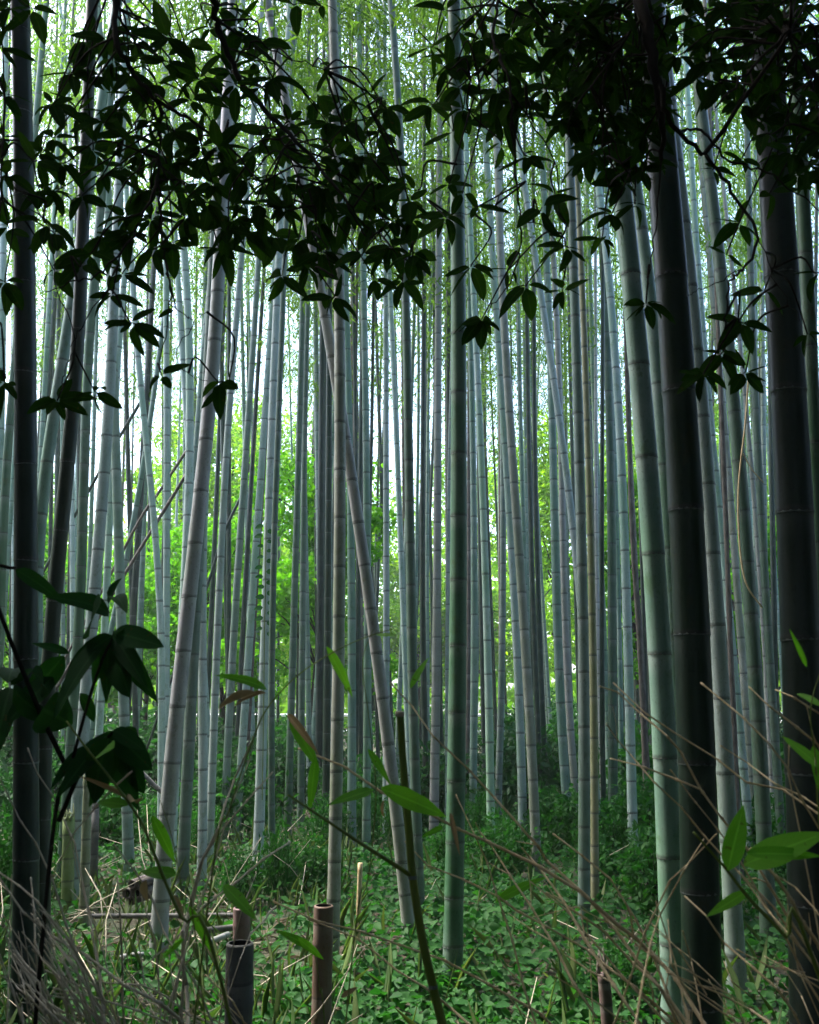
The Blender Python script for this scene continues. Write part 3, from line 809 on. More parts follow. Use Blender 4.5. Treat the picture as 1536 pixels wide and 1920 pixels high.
# ------------------------------------------------------------------ shrubs and undergrowth
shrub_v = []
for k in range(4):
    n = 1500
    a = rng.normal(size=(n, 3)); a = unit(a) * (rng.random((n, 1)) ** .45)
    pos = a * np.array([.62, .62, .5]) * (1 + .25 * np.sin(a[:, :1] * 7 + k)) + np.array([0, 0, .5])
    ln = rng.uniform(.06, .13, n)
    V, Qd, U = leaf_soup(pos, rng.normal(size=(n, 3)) + a * .6 + np.array([0, 0, -.3]), rng.normal(size=(n, 3)) + np.array([0, -.4, 1.0]), ln, ln * .48)
    st = MB()
    for j in range(7):
        aa = random.random() * 6.28
        st.tube(smooth_path([(0, 0, -.05), (math.cos(aa) * .15, math.sin(aa) * .15, .35), (math.cos(aa) * .4, math.sin(aa) * .4, .75)], 3), np.linspace(.012, .003, 7), 5)
    shrub_v.append((np_mesh('foliage', V, Qd, M_shrub, U), np_mesh('foliage', V, Qd, M_under, U), st.mesh('stem', M_bark)))  # same foliage in a darker leaf colour and a brighter lit copy
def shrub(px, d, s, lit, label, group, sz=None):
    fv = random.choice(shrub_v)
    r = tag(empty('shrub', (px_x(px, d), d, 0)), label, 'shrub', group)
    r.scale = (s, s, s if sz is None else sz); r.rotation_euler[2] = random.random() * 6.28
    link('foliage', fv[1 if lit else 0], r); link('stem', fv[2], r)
for k in range(27):
    d = random.uniform(11.5, 20)
    px = 45 + (k * 47 + random.uniform(-12, 12)) * 1.17
    d = random.uniform(10.5, 21)
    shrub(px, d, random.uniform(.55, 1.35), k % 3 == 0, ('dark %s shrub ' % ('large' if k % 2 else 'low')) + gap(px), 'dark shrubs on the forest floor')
for k in range(15):
    px = 60 + k * 98 + random.uniform(-30, 30)
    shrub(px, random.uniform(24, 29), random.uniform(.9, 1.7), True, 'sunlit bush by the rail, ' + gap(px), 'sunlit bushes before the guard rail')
for k in range(26):
    px = 70 + k * 56 + random.uniform(-20, 20)
    dd_ = random.uniform(6.8, 11.5)
    if 180 < px < 420: dd_ = random.uniform(9.5, 11.5)
    shrub(px, dd_, random.uniform(.22, .5), True, 'small leafy green plant ' + gap(px), 'small leafy plants among the culm feet', random.uniform(.35, .75))
for px, d, s, lab in ((1205, 7.6, .62, 'fresh green low shrub left of the foot of the thick boldly ringed culm'),
                 (1190, 9.6, .8, 'fresh green shrub behind the low one by the boldly ringed culm'),
                 (1060, 10.2, .7, 'fresh green shrub left of the foot of the yellow culm'),
                 (930, 9.0, .55, 'low fresh green shrub at the foot of the pale slim culm right of centre'),
                 (690, 12.5, .8, 'fresh green shrub behind the pinkish bent culm'),
                 (225, 10.5, .75, 'fresh green bush behind the log pile'),
                 (455, 11.2, .9, 'green bush left of the foot of the vine-clad culm'),
                 (1415, 9.0, .7, 'fresh green shrub between the pale blue grey culm and the right dark one'),
                 (1110, 5.4, .32, 'light green broad-leaved plant low at the lower right')):
    shrub(px, d, s, True, lab, None)

# low leafy ground cover
def ground_cover():
    n = 95000
    y = 3.2 + 15 * rng.random(n) ** 1.35
    x = rng.uniform(-.54, .54, n) * (y + 1.2)
    # patchiness
    patch = np.sin(x * 2.1 + 1) + np.sin(y * 1.7 + x) + np.sin(x * 4.3 - y * 2.9)
    keep = rng.random(n) < np.clip(.85 + .3 * patch, .4, 1) * np.clip(.75 + .5 * (x + .8) / 1.2, .65, 1)
    lp = P(250, 1672, 7.5)
    keep &= ~((np.abs(x - lp.x) < .35) & (y > lp.y - 1.0) & (y < lp.y + .3))
    x, y = x[keep], y[keep]; n = len(x)
    h = rng.random(n) ** 1.3 * (.16 + .10 * np.clip(np.sin(x * 1.9) * np.sin(y * 1.3), 0, 1)) + .02
    pos = np.stack([x, y, gz(x, y) + h], -1)
    ln = rng.uniform(.035, .088, n)
    V, Qd, U = leaf_soup(pos, rng.normal(size=(n, 3)) * np.array([1, 1, .3]) + np.array([0, -.25, -.15]), rng.normal(size=(n, 3)) * .45 + np.array([0, -.25, 1]), ln, ln * rng.uniform(.5, .85, n))
    tag(link('ground_cover', np_mesh('ground_cover', V, Qd, M_under, U)), 'low leafy green plants covering the forest floor', 'ground cover', kind='stuff')
    n = 6500
    y = 3 + 14 * rng.random(n) ** 1.2; x = rng.uniform(-.5, .5, n) * (y + 1.2)
    pos = np.stack([x, y, gz(x, y) + rng.random(n) * .05 + .01], -1)
    V, Qd, U = leaf_soup(pos, rng.normal(size=(n, 3)) * np.array([1, 1, .15]), rng.normal(size=(n, 3)) * .3 + np.array([0, 0, 1]), rng.uniform(.07, .2, n), rng.uniform(.012, .032, n))
    tag(link('leaf_litter', np_mesh('leaf_litter', V, Qd, M_straw, U)), 'fallen straw coloured bamboo leaves on the forest floor', 'leaf litter', kind='stuff')
    # grass blades
    n = 1500
    y = 3.6 + 7 * rng.random(n); c = rng.random(n)
    x = np.where(c < .6, rng.uniform(-.48, -.05, n) * y, rng.uniform(-.2, .5, n) * y)
    pos = np.stack([x, y, gz(x, y)], -1)
    V, Qd, U = leaf_soup(pos, rng.normal(size=(n, 3)) * np.array([.35, .35, 0]) + np.array([0, 0, 1]), rng.normal(size=(n, 3)) + np.array([0, -1, 0]), rng.uniform(.12, .4, n), .006, .2, .25)
    tag(link('grass', np_mesh('grass', V, Qd, M_grass, U)), 'thin pale grass blades growing between the plants', 'grass', kind='stuff')
    # scattered twigs
    mb = MB()
    for k in range(260):
        yy = 3.6 + 8 * random.random(); xx = random.uniform(-.48, .48) * yy
        if random.random() < .45: xx = random.uniform(-.48, -.12) * yy
        a = random.random() * 6.28; L = random.uniform(.15, .7); up = abs(random.gauss(0, .35))
        p0 = Vector((xx, yy, .02)); p1 = p0 + Vector((math.cos(a) * L, math.sin(a) * L, up * L * 1.4))
        mid = p0.lerp(p1, .5) + Vector((random.gauss(0, .03), 0, random.gauss(0, .03)))
        mb.tube([p0, mid, p1], [.005, .004, .0015], 4)
    tag(link('dead_twigs', mb.mesh('dead_twigs', M_stalkg)), 'countless small dead twigs littering the forest floor', 'twigs', kind='stuff')
ground_cover()

# ------------------------------------------------------------------ logs, fallen poles
def log_piece(name, p0, p1, r, mat, label, group, hollow=True):
    p0 = Vector(p0); p1 = Vector(p1)
    root = tag(empty(name, p0), label, 'cut bamboo', group)
    mb = MB()
    L = (p1 - p0).length
    mb.tube([p0.lerp(p1, t) for t in np.linspace(0, 1, 7)], [r * q for q in (1, .99, 1.02, .98, 1.0, 1.03, .98)], 12, vs=np.linspace(.3, .3 + L / .25, 7), cap=False)
    T = (p1 - p0).normalized()
    # hollow ends: rim and inside wall
    for e, s in ((p0, 1), (p1, -1)):
        mb.tube([e, e + T * .001 * s, e + T * .12 * s], [r * 1.0, r * .74, r * .70], 12, vs=[.5, .5, .5], cap=False)
        
    link('culm_piece', mb.mesh('culm_piece', CM[mat], p0), root)
    dk = MB()  # black discs painted as the shade inside both open ends
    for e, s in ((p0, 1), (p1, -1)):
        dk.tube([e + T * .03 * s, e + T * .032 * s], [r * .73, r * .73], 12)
    link('hollow_shade', dk.mesh('hollow_shade', M_black, p0), root)
dl = 7.5
for (x, y, r, lab) in ((238, 1676, .036, 'lowest left cut piece of the small log pile'), (256, 1675, .036, 'front right cut piece of the small log pile'),
                  (247, 1658, .030, 'upper left cut piece of the small log pile'), (262, 1656, .028, 'upper right cut piece of the small log pile'), (245, 1690, .03, 'cut piece lying below the small log pile')):
    p = P(x, y, dl)
    log_piece('cut_log', p, p + Vector((.10, .35, random.uniform(-.02, .03))), r, 'brown', lab, 'cut pieces in the log pile')
def gp(px, py, h=.0):
    d = depth_at(py, h); return P(px, py, d)
log_piece('fallen_pole', gp(172, 1718, .13), gp(475, 1716, .13), .017, 'grey', 'long pale pole lying flat behind the dark cut stump', 'poles lying on the floor')
log_piece('fallen_pole', gp(385, 1745, .16), gp(445, 1738, .16), .02, 'grey', 'short pale pole piece lying just left of the dark cut stump', 'poles lying on the floor')
log_piece('fallen_pole', gp(388, 1768, .16), gp(428, 1752, .16), .018, 'pink', 'shorter lower pale pole piece lying left of the dark cut stump', 'poles lying on the floor')
log_piece('fallen_pole', gp(230, 1795, .16), gp(262, 1790, .16), .018, 'pink', 'small pale pole piece lying below the log pile', 'poles lying on the floor')
log_piece('fallen_pole', gp(518, 1592, .06), gp(545, 1584, .06), .05, 'grey', 'grey fallen pole piece lying far back beside the vine-clad culm', 'poles lying on the floor')

def stump(px, ytop, w, d, mat, nodes_y, label, xb=None, hollow=True):
    top = P(px, ytop, d); r = w * d / F / 2
    base = Vector((P(px if xb is None else xb, 1920, d).x, d, 0))
    root = tag(empty('bamboo_stump', base), label, 'stump')
    H = top.z
    ns = [P(px, y, d).z for y in nodes_y]
    zs = sorted(set([-.05, 0, H * .5, H - .004] + [n + o for n in ns for o in (-.02, -.006, .004, .02)]))
    ax = lambda z: base.x + (top.x - base.x) * z / H
    mb = MB()
    rr = []
    for z in zs:
        k = min([abs(z - n) for n in ns] + [9])
        rr.append(r * (1.05 if k < .007 else 1.0))
    path = [Vector((ax(z), d, z)) for z in zs]; vs = [z / .3 for z in zs]
    # rim slightly slanted, then down the inside
    mb.tube(path, rr, 18, vs=vs, cap=False)
    mb.tube([Vector((top.x, d, H - .0045)), Vector((top.x, d, H)), Vector((top.x, d, H + .001))], [r * 1.0, r * .95, r * .80], 18, vs=[.5, .5, .5], cap=False)
    link('stem', mb.mesh('stem', CM[mat], base), root)
    dk = MB(); dk.tube([Vector((top.x, d, H - .15)), Vector((top.x, d, H - .146)), Vector((top.x, d, H - .07)), Vector((top.x, d, H))], [r * .2, r * .79, r * .795, r * .80], 18, cap=False)  # black cup painted as the shade down the hollow
    link('hollow_shade', dk.mesh('hollow_shade', M_black, base), root)
    for n in ns:
        o = link('node_ring', ring_mesh('dark'), root, Vector((ax(n), d, n)) - base); o.scale = (r, r, .06)
stump(450, 1768, 49, 3.7, 'grey', (1880,), 'dark grey cut stump with an open hollow top')
stump(607, 1698, 35, 4.6, 'rust', (1768, 1905), 'reddish brown cut stump left of the olive shoot', xb=602)
stump(453, 1702, 30, 5.2, 'rust', (1735,), 'tan cut stump rising right behind the dark grey one')

# upright dead sticks on the floor
pole('dead_stick', [(676,1618),(673,1700),(672,1790)], 9, 6.3, M_stalk, 'bleached split stick standing upright between two stumps and the bent culm', 'stick')

# ------------------------------------------------------------------ climbing vine on the pale culm
root = tag(empty('climbing_vine', P(497, 1640, 9.25)), 'climbing vine of small paired leaves running up a pale culm', 'vine')
vp = [P(x, y, 9.28) for x, y in ((492,1500),(495,1300),(496,1190),(498,1100),(499,980))]
mb = MB(); mb.tube(smooth_path(vp, 5), .004, 5)
link('stem', mb.mesh('stem', M_shoot, root.location), root)

# individual leaf meshes (shared)
def leaf_mesh(name, mat, curve, fold, tipw=.55, rows=7, wl=.42, seed=0, lance=False):
    rs = np.random.default_rng(seed)
    t = np.linspace(0, 1, rows)
    w = np.sin(np.pi * t ** (.8)) ** .62 * wl * .5 * (1 - .12 * t)
    if lance: w = (t ** .55 * (1 - t) ** .95) / .47 * wl * .5
    w[0] = .012; w[-1] = .002
    V, Qd = [], []
    tw = rs.normal() * .15
    for i, (ti, wi) in enumerate(zip(t, w)):
        z = -curve * ti * ti
        a = tw * ti
        for s in (-1, 0, 1):
            V.append((s * wi * math.cos(a), ti, z + abs(s) * wi * fold + s * wi * math.sin(a) + (rs.normal() * .006 if s else 0)))
    for i in range(rows - 1):
        for s in (0, 1):
            b = i * 3 + s
            Qd.append((b, b + 1, b + 4, b + 3))
    uvs = np.array([(.5 + .5 * s_, ti) for ti in t for s_ in (-1, 0, 1)])
    return np_mesh(name, np.array(V), np.array(Qd), mat, uvs)
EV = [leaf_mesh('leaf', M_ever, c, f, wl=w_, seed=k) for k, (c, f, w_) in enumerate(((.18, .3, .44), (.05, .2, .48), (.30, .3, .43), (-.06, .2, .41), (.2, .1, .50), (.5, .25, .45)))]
BL = [leaf_mesh('leaf', M_bleaf, c, f, wl=w_, rows=9, seed=20 + k, lance=True) for k, (c, f, w_) in enumerate(((.1, .35, .2), (.35, .3, .17), (0.02, .2, .22)))]
DL = [leaf_mesh('leaf', M_dleaf, c, f, wl=w_, rows=9, seed=30 + k) for k, (c, f, w_) in enumerate(((.5, 1.0, .16), (.2, 1.3, .15)))]
BIG = [leaf_mesh('leaf', M_bigleaf, c, f, wl=w_ * .95, rows=11, seed=40 + k, lance=(k != 1)) for k, (c, f, w_) in enumerate(((.25, .25, .40), (.1, .2, .44), (.4, .3, .42)))]
VL = [leaf_mesh('leaf', leaf_mat('vine_leaf', (.015, .07, .02), (.03, .10, .03), .3, .7, (1.3, 1.8, .8), .05, True), .15, .2, wl=.7, seed=60)]

def orient(o, D, N, L, wscale=1.0):
    D = Vector(D).normalized(); S = D.cross(Vector(N)).normalized(); Nn = S.cross(D)
    o.rotation_euler = Matrix((S, D, Nn)).transposed().to_euler()
    o.scale = (L * wscale, L, L)

for k in range(22):
    y = 985 + k * 9.6
    s = 1 if k % 2 else -1
    p = P(497 + s * random.uniform(1, 5), y, 9.25)
    o = link('leaf', VL[0], root, p - root.location)
    orient(o, (s * 1.0, -.25, random.uniform(-.5, .1)), (0.1, -1, random.uniform(.1, .5)), random.uniform(.055, .085))

# ------------------------------------------------------------------ overhanging evergreen branches in front
def point_in(poly, x, y):
    c = False; j = len(poly) - 1
    for i in range(len(poly)):
        xi, yi = poly[i]; xj, yj = poly[j]
        if (yi > y) != (yj > y) and x < (xj - xi) * (y - yi) / (yj - yi) + xi: c = not c
        j = i
    return c

def fill(poly, n, mind):
    pts = []; xs_ = [p[0] for p in poly]; ys_ = [p[1] for p in poly]
    tries = 0
    while len(pts) < n and tries < 6000:
        tries += 1
        x, y = random.uniform(min(xs_), max(xs_)), random.uniform(min(ys_), max(ys_))
        if point_in(poly, x, y) and all((x - a) ** 2 + (y - b) ** 2 > mind * mind for a, b in pts): pts.append((x, y))
    return pts

def overhang(label, limbs, clusters, d0, lpx=61):
    """limbs: list of (pixel polyline, start px width, end width); clusters: (x, y, n leaves)"""
    first = limbs[0][0][0]
    base = P(first[0], first[1], d0)
    root = tag(empty('evergreen_branch', base), label, 'tree branch', 'overhanging evergreen branches')
    nodes = []
    for k, (pl, w0, w1) in enumerate(limbs):
        ph = random.random() * 6
        pp = [P(x, y, d0 - .28 + .08 * math.sin(ph + i * .9)) for i, (x, y) in enumerate(pl)]
        if k: # join to the nearest point of the limbs built so far
            pp[0] = min(nodes, key=lambda q: (q - pp[0]).length) if nodes else pp[0]
        path = smooth_path(pp, 6)
        # slight kinks
        path = [p + Vector((random.gauss(0, .003), random.gauss(0, .003), random.gauss(0, .003))) for p in path]
        path[0] = pp[0]
        mb = MB(); mb.tube(path, np.linspace(w0 * .75, w1 * .8, len(path)) * d0 / F / 2, 7)
        link('limb', mb.mesh('limb', M_bark, base), root)
        nodes += path
    for (cx, cy, nl) in clusters:
        dd = d0 + random.uniform(-.35, .35)
        c = P(cx, cy, dd)
        near = min(nodes, key=lambda q: (q - c).length + .6 * max(0, c.z - q.z))
        mid = near.lerp(c, .55) + Vector((random.gauss(0, .03), random.gauss(0, .03), .03 + random.random() * .04))
        tip = c + (c - near).normalized() * .02
        path = smooth_path([near, mid, c, tip], 4)
        mb = MB(); mb.tube(path, np.linspace(.0036, .0016, len(path)), 5)
        tw = link('twig', mb.mesh('twig', M_bark, base), root)
        a0 = random.random() * 6.28
        for j in range(nl):
            a = a0 + j * 6.283 / max(nl, 3) + random.gauss(0, .3)
            D = Vector((math.cos(a) * .95, random.gauss(0, .42), math.sin(a) * .68 - (.27 if cy < 420 else .4)))
            N = Vector((random.gauss(0, .4), -.85 + random.gauss(0, .35), .68 + random.gauss(0, .28)))
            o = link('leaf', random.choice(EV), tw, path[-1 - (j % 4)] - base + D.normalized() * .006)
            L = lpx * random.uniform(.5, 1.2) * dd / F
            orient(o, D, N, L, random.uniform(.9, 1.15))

overhang('outermost left evergreen branch, its sparse leaf clusters passing the thick dark left culm',
    [([(-60,-60),(-20,60),(5,200),(0,400),(-5,600)], 9, 4), ([(0,300),(60,380),(95,440),(100,520)], 4, 2), ([(185,540),(140,640),(120,700),(118,735)], 3, 2)],
    [(15,15,6),(50,10,5),(8,170,6),(12,330,5),(15,420,6),(10,520,5),(92,430,6),(72,350,6),(98,500,3),(110,745,7),(175,728,4),(8,705,5),(0,90,5),(5,250,5),(60,300,4),(80,410,5)], 2.75)
LM = [(65,190),(130,140),(170,50),(260,40),(340,60),(430,110),(440,300),(430,460),(330,465),(270,430),(200,440),(120,390),(80,300)]
overhang('forked left evergreen branch with a thick dark limb coming down from the top edge',
    [([(213,-60),(216,0),(218,80),(255,140),(290,183),(350,222),(420,270),(480,330)], 17, 5), ([(290,183),(298,250),(298,320),(275,390),(245,450),(195,505),(140,530),(85,548)], 11, 2.5),
     ([(298,320),(303,400),(306,470),(318,540),(312,620),(300,690)], 6, 2), ([(318,575),(345,590),(365,600),(385,588)], 2.5, 1.5), ([(245,450),(200,540),(160,600),(135,650)], 4, 2), ([(310,640),(330,665),(355,705),(385,715)], 2.5, 1.5)],
    [(x, y, random.randint(7, 9)) for x, y in fill(LM, 48, 32)] + [(240,598,7),(212,545,5),(302,700,3),(328,570,1),(405,712,3),(430,712,2),(150,500,4),(175,470,5),(300,460,6),(235,505,4)], 2.8)
LI = [(420,50),(500,70),(560,120),(610,150),(690,150),(730,210),(720,290),(770,370),(790,460),(750,510),(680,490),(620,520),(560,490),(470,465),(430,430)]
overhang('inner left evergreen branch with a dense dark leaf mass reaching towards the centre',
    [([(385,-60),(400,0),(412,60),(450,150),(520,230),(590,300),(650,380),(690,450)], 22, 4), ([(590,300),(640,240),(690,200)], 5, 2), ([(650,380),(700,440),(750,480),(780,500)], 4, 2), ([(520,230),(560,330),(600,430),(625,520)], 5, 2), ([(412,60),(480,80),(540,110),(610,130)], 6, 2)],
    [(x, y, random.randint(7, 9)) for x, y in fill(LI, 48, 32)] + [(612,122,2),(690,172,3),(705,215,4),(625,550,6),(530,510,5),(700,515,5),(755,525,5),(735,345,5),(410,20,6),(440,45,5),(395,50,5),(545,5,3),(595,5,3),(770,490,3)], 2.9)
RI = [(820,100),(860,60),(900,20),(1060,-20),(1150,-20),(1160,180),(1110,240),(1000,225),(900,220),(845,180)]
overhang('hanging evergreen branch right of centre whose thin stem trails down to a leaf star',
    [([(945,-60),(935,0),(925,75),(950,135),(962,220),(967,330),(977,420),(975,480),(950,540),(912,585)], 9, 2.5), ([(925,75),(915,120),(880,150)], 4, 2), ([(967,330),(920,390),(890,400),(840,400)], 3, 1.5), ([(977,420),(1010,420),(1050,460)], 3, 1.5), ([(967,330),(920,305),(860,310)], 3, 1.5), ([(1010,200),(1040,300),(1050,420),(1058,520)], 4, 2), ([(935,20),(1040,60),(1110,110)], 7, 3)],
    [(x, y, random.randint(7, 9)) for x, y in fill(RI, 31, 34)] + [(850,20,4),(815,80,5),(845,130,6),(818,190,5),(850,235,4),(845,335,4),(790,350,1),(835,405,6),(885,495,6),(907,592,8),(900,385,2),(1010,400,3),(1040,360,4),(1060,460,5),(1055,535,6),(960,500,4),(990,530,4),(870,350,3),(980,285,5),(935,260,4)], 2.7)
RM = [(1060,-20),(1250,-20),(1240,220),(1210,320),(1150,310),(1060,230)]
overhang('dense dark evergreen branch hanging in front of the tops of the thick right culms',
    [([(1190,-60),(1205,20),(1225,120),(1245,215),(1240,300)], 40, 10), ([(1205,20),(1140,120),(1130,250),(1140,370)], 8, 2), ([(1140,250),(1180,330),(1190,380)], 4, 2), ([(1240,300),(1225,450),(1212,550)], 5, 2), ([(1130,120),(1080,200),(1060,280)], 5, 2)],
    [(x, y, random.randint(7, 9)) for x, y in fill(RM, 46, 27)] + [(1150,395,6),(1130,440,5),(1212,560,8),(1190,375,4),(1115,285,5),(1085,300,4),(1170,340,5)], 2.7)
RO = [(1250,-20),(1560,-20),(1560,320),(1480,320),(1420,210),(1330,150),(1260,120)]
overhang('outermost right evergreen branch with bare dark twigs reaching down to a leaf cluster',
    [([(1240,160),(1250,215),(1290,262),(1330,300),(1380,370),(1420,440),(1400,500),(1368,530),(1362,600),(1358,640)], 13, 3), ([(1560,-40),(1480,60),(1400,140),(1340,200)], 12, 4), ([(1250,215),(1310,245),(1370,300),(1450,330),(1540,400)], 8, 3), ([(1365,515),(1325,540),(1290,553)], 3, 1.5), ([(1420,440),(1450,520),(1500,600)], 3, 1.5), ([(1400,300),(1410,360),(1400,430)], 3, 1.5), ([(1480,60),(1520,150),(1540,250)], 6, 3)],
    [(x, y, random.randint(7, 9)) for x, y in fill(RO, 56, 29)] + [(1350,165,3),(1340,310,4),(1395,290,4),(1390,410,5),(1365,470,2),(1385,600,6),(1358,655,8),(1325,690,6),(1400,690,6),(1435,540,3),(1512,620,4),(1525,510,3),(1450,350,4)], 2.6)

# ------------------------------------------------------------------ large-leaved shrub at lower left
def traced_leaf(mesh, root, base, tip, d, N=(0, -.8, .6), ws=1.0, d2=None):
    a = P(base[0], base[1], d); b = P(tip[0], tip[1], d if d2 is None else d2)
    o = link('leaf', mesh, root, a - root.location)
    orient(o, b - a, N, (b - a).length, ws)
    return o
d = 1.9
root = tag(empty('broadleaf_shrub', (P(60, 1700, d).x, d, 0)), 'dark large-leaved shrub before the two dark left culms', 'shrub')
mb = MB()
sb = Vector((P(60, 1700, d).x, d, 0))
mb.tube(smooth_path([sb, P(90, 1650, d), P(130, 1450, d), P(180, 1270, d), P(213, 1190, d)], 6), np.linspace(.0045, .0025, 25), 6)
mb.tube(smooth_path([P(110, 1540, d), P(160, 1430, d), P(215, 1370, d)], 5), np.linspace(.005, .003, 11), 6)
mb.tube(smooth_path([P(130, 1450, d), P(60, 1300, d), P(-20, 1080, d - .1), P(30, 1065, d - .1)], 5), np.linspace(.005, .003, 16), 6)
link('stem', mb.mesh('stem', M_bark, sb), root)
for k, (b, t, ws) in enumerate((((213,1190),(285,1310),1.0),((213,1190),(232,1300),1.1),((210,1192),(165,1285),1.15),((208,1190),(80,1310),1.0),((212,1186),(300,1205),.9),
                   ((205,1150),(135,1100),1.0),((205,1140),(200,1085),1.0),((190,1130),(150,1190),1.1),((212,1120),(230,1105),1.0),((120,1230),(35,1330),1.1),((100,1270),(10,1350),1.2),
                   ((30,1068),(122,1118),1.0),((200,1380),(105,1480),1.1),((215,1372),(280,1440),1.2),((215,1380),(235,1500),1.25),((205,1385),(150,1525),1.3),((215,1370),(250,1372),1.0),((180,1400),(100,1430),.9),
                   ((150,1300),(190,1360),1.0),((80,1330),(120,1350),1.2),((60,1260),(120,1290),1.2), ((213,1190),(262,1262),.8), ((211,1192),(120,1250),.9), ((213,1188),(270,1165),.8), ((205,1195),(195,1310),.9),
                   ((215,1375),(270,1490),1.0), ((212,1378),(180,1530),1.0), ((208,1375),(125,1440),1.0), ((214,1368),(265,1400),.9), ((20,1290),(-10,1370),1.0), ((25,1290),(70,1360),1.0), ((20,1285),(60,1250),1.0), ((15,1280),(30,1210),1.0), ((130,1225),(60,1200),.9))):
    traced_leaf(BIG[k % 3], root, b, t, d + random.uniform(-.1, .1), (random.gauss(0, .3), -.95, .35), ws * .92, d + random.uniform(-.12, .12))

# ------------------------------------------------------------------ young olive shoot, cut at the top
d = 2.0
pts = [(750,1338),(757,1440),(767,1560),(774,1645),(790,1750),(812,1850),(832,1930)]
pp = [P(x, y, d) for x, y in pts]; gb = pp[-1] + (pp[-1] - pp[-2]) * (pp[-1].z / (pp[-2].z - pp[-1].z)) * .999; gb.y = d
pp = pp + [pp[-1].lerp(gb, .33), pp[-1].lerp(gb, .66), gb]
root = tag(empty('young_bamboo', gb), 'olive green young bamboo shoot with a cut pale top and a sloping side branch', 'bamboo shoot')
mb = MB(); path = smooth_path(pp, 6)
mb.tube(path, np.linspace(.0072, .0095, len(path)), 10)
link('stem', mb.mesh('stem', M_shoot, gb), root)
mb = MB(); q = pp[0]; mb.tube([q + Vector((0, 0, -.006)), q + Vector((0, 0, .004)), q + Vector((0, 0, .005))], [.0085, .0092, .006], 10)
link('cut_top', mb.mesh('cut_top', M_cut, gb), root)
for (x, y) in ((774,1645),(812,1850)):
    o = link('node_ring', ring_mesh('pale'), root, P(x, y, d) - gb); o.scale = (.0088, .0088, .016)
mb = MB(); br = smooth_path([P(x, y, d - .04 * i) for i, (x, y) in enumerate(((772,1643),(735,1618),(700,1596),(655,1567),(600,1530),(540,1490)))], 5)
mb.tube(br, np.linspace(.0045, .002, len(br)), 6)
link('side_branch', mb.mesh('side_branch', M_shoot, gb), root)

# ------------------------------------------------------------------ leafy bamboo sprays (stem + leaves) in front
def spray(label, stem, w, d, leaves, mat=None, name='bamboo_spray', ground=True):
    pp = [P(x, y, d) for x, y in stem]
    if ground:
        g = pp[-1] + (pp[-1] - pp[-2]).normalized() * .5; g.z = 0; pp.append(g)
    base = pp[-1].copy()
    root = tag(empty(name, base), label, 'bamboo sprig')
    path = smooth_path(pp, 5)
    mb = MB(); mb.tube(path, np.linspace(w * .5, w, len(path)) * d / F / 2, 6)
    link('stem', mb.mesh('stem', mat or M_shoot, base), root)
    for (b, t, kind, ws) in leaves:
        ms = {'g': BL, 'd': DL}[kind]
        traced_leaf(random.choice(ms), root, b, t, d + random.uniform(-.05, .05), (random.gauss(0, .2), -.85, .5), ws, d + random.uniform(-.06, .06))
spray('green bamboo sprig with a bright blade left of the olive shoot', [(735,1180),(700,1190),(640,1215),(560,1265),(500,1330),(470,1400),(430,1520),(390,1700)], 4, 1.9,
      [((612,1213),(668,1308),'g',1.1),((705,1190),(748,1192),'g',.9),((500,1292),(432,1252),'g',1.5),((480,1300),(395,1322),'d',1.3),((498,1300),(445,1310),'d',1.0)])
spray('sprig with long curled half-dead leaves before the tall mottled culm', [(700,1180),(680,1240),(690,1330),(700,1420),(705,1500),(690,1650),(660,1800)], 3, 1.95,
      [((545,1345),(598,1440),'g',1.3),((592,1420),(580,1525),'g',1.1),((700,1480),(615,1508),'g',1.1),((715,1478),(840,1530),'g',1.4),((690,1405),(735,1470),'g',1.2),((845,1525),(860,1595),'d',.8),((540,1340),(590,1400),'d',.9),((770,1290),(800,1225),'g',1.3),((830,1550),(790,1570),'g',1.4),((720,1500),(712,1540),'d',1.0)])
spray('slanting green shoot with a curled dead leaf before the dark large-leaved shrub', [(125,1352),(160,1400),(200,1450),(243,1507),(270,1550),(285,1590),(340,1720),(420,1860)], 7, 1.75,
      [((243,1500),(150,1450),'d',.6),((245,1505),(262,1488),'d',2.0),((240,1510),(175,1498),'g',1.3),((190,1410),(212,1400),'g',2.5)])
spray('yellow green blades hanging before the foot of the violet grey culm', [(300,1500),(320,1560),(335,1630),(345,1700),(370,1780)], 3, 1.9,
      [((285,1530),(333,1622),'g',1.2),((275,1650),(270,1700),'d',2.0),((330,1640),(262,1632),'g',1.3),((325,1680),(345,1720),'d',2.0),((355,1700),(400,1790),'g',1.0),((420,1660),(480,1720),'g',1.6),((345,1760),(300,1800),'g',1.0)])
spray('green sprig with one upright bright blade before the pale blue grey right culm', [(1300,1560),(1340,1605),(1366,1635),(1407,1687),(1474,1757),(1540,1840)], 9, 1.6,
      [((1364,1632),(1396,1508),'g',1.75),((1400,1672),(1325,1718),'g',1.3),((1395,1620),(1550,1560),'g',1.9),((1400,1600),(1545,1600),'g',1.2)])
spray('green blades at the right edge before the last big dark culm', [(1545,1240),(1520,1330),(1530,1430),(1540,1600)], 4, 1.6,
      [((1540,1440),(1468,1376),'g',1.6),((1512,1250),(1484,1180),'g',.9),((1540,1325),(1490,1285),'g',1.5),((1525,1400),(1545,1490),'g',1.6)])
spray('low green blades beside the reddish brown stump', [(560,1745),(590,1790),(600,1860),(610,1930)], 3, 2.4,
      [((590,1780),(520,1740),'g',1.5),((560,1760),(610,1800),'g',1.4),((930,1690),(1010,1640),'g',1.4),((640,1870),(670,1850),'d',2.0)])

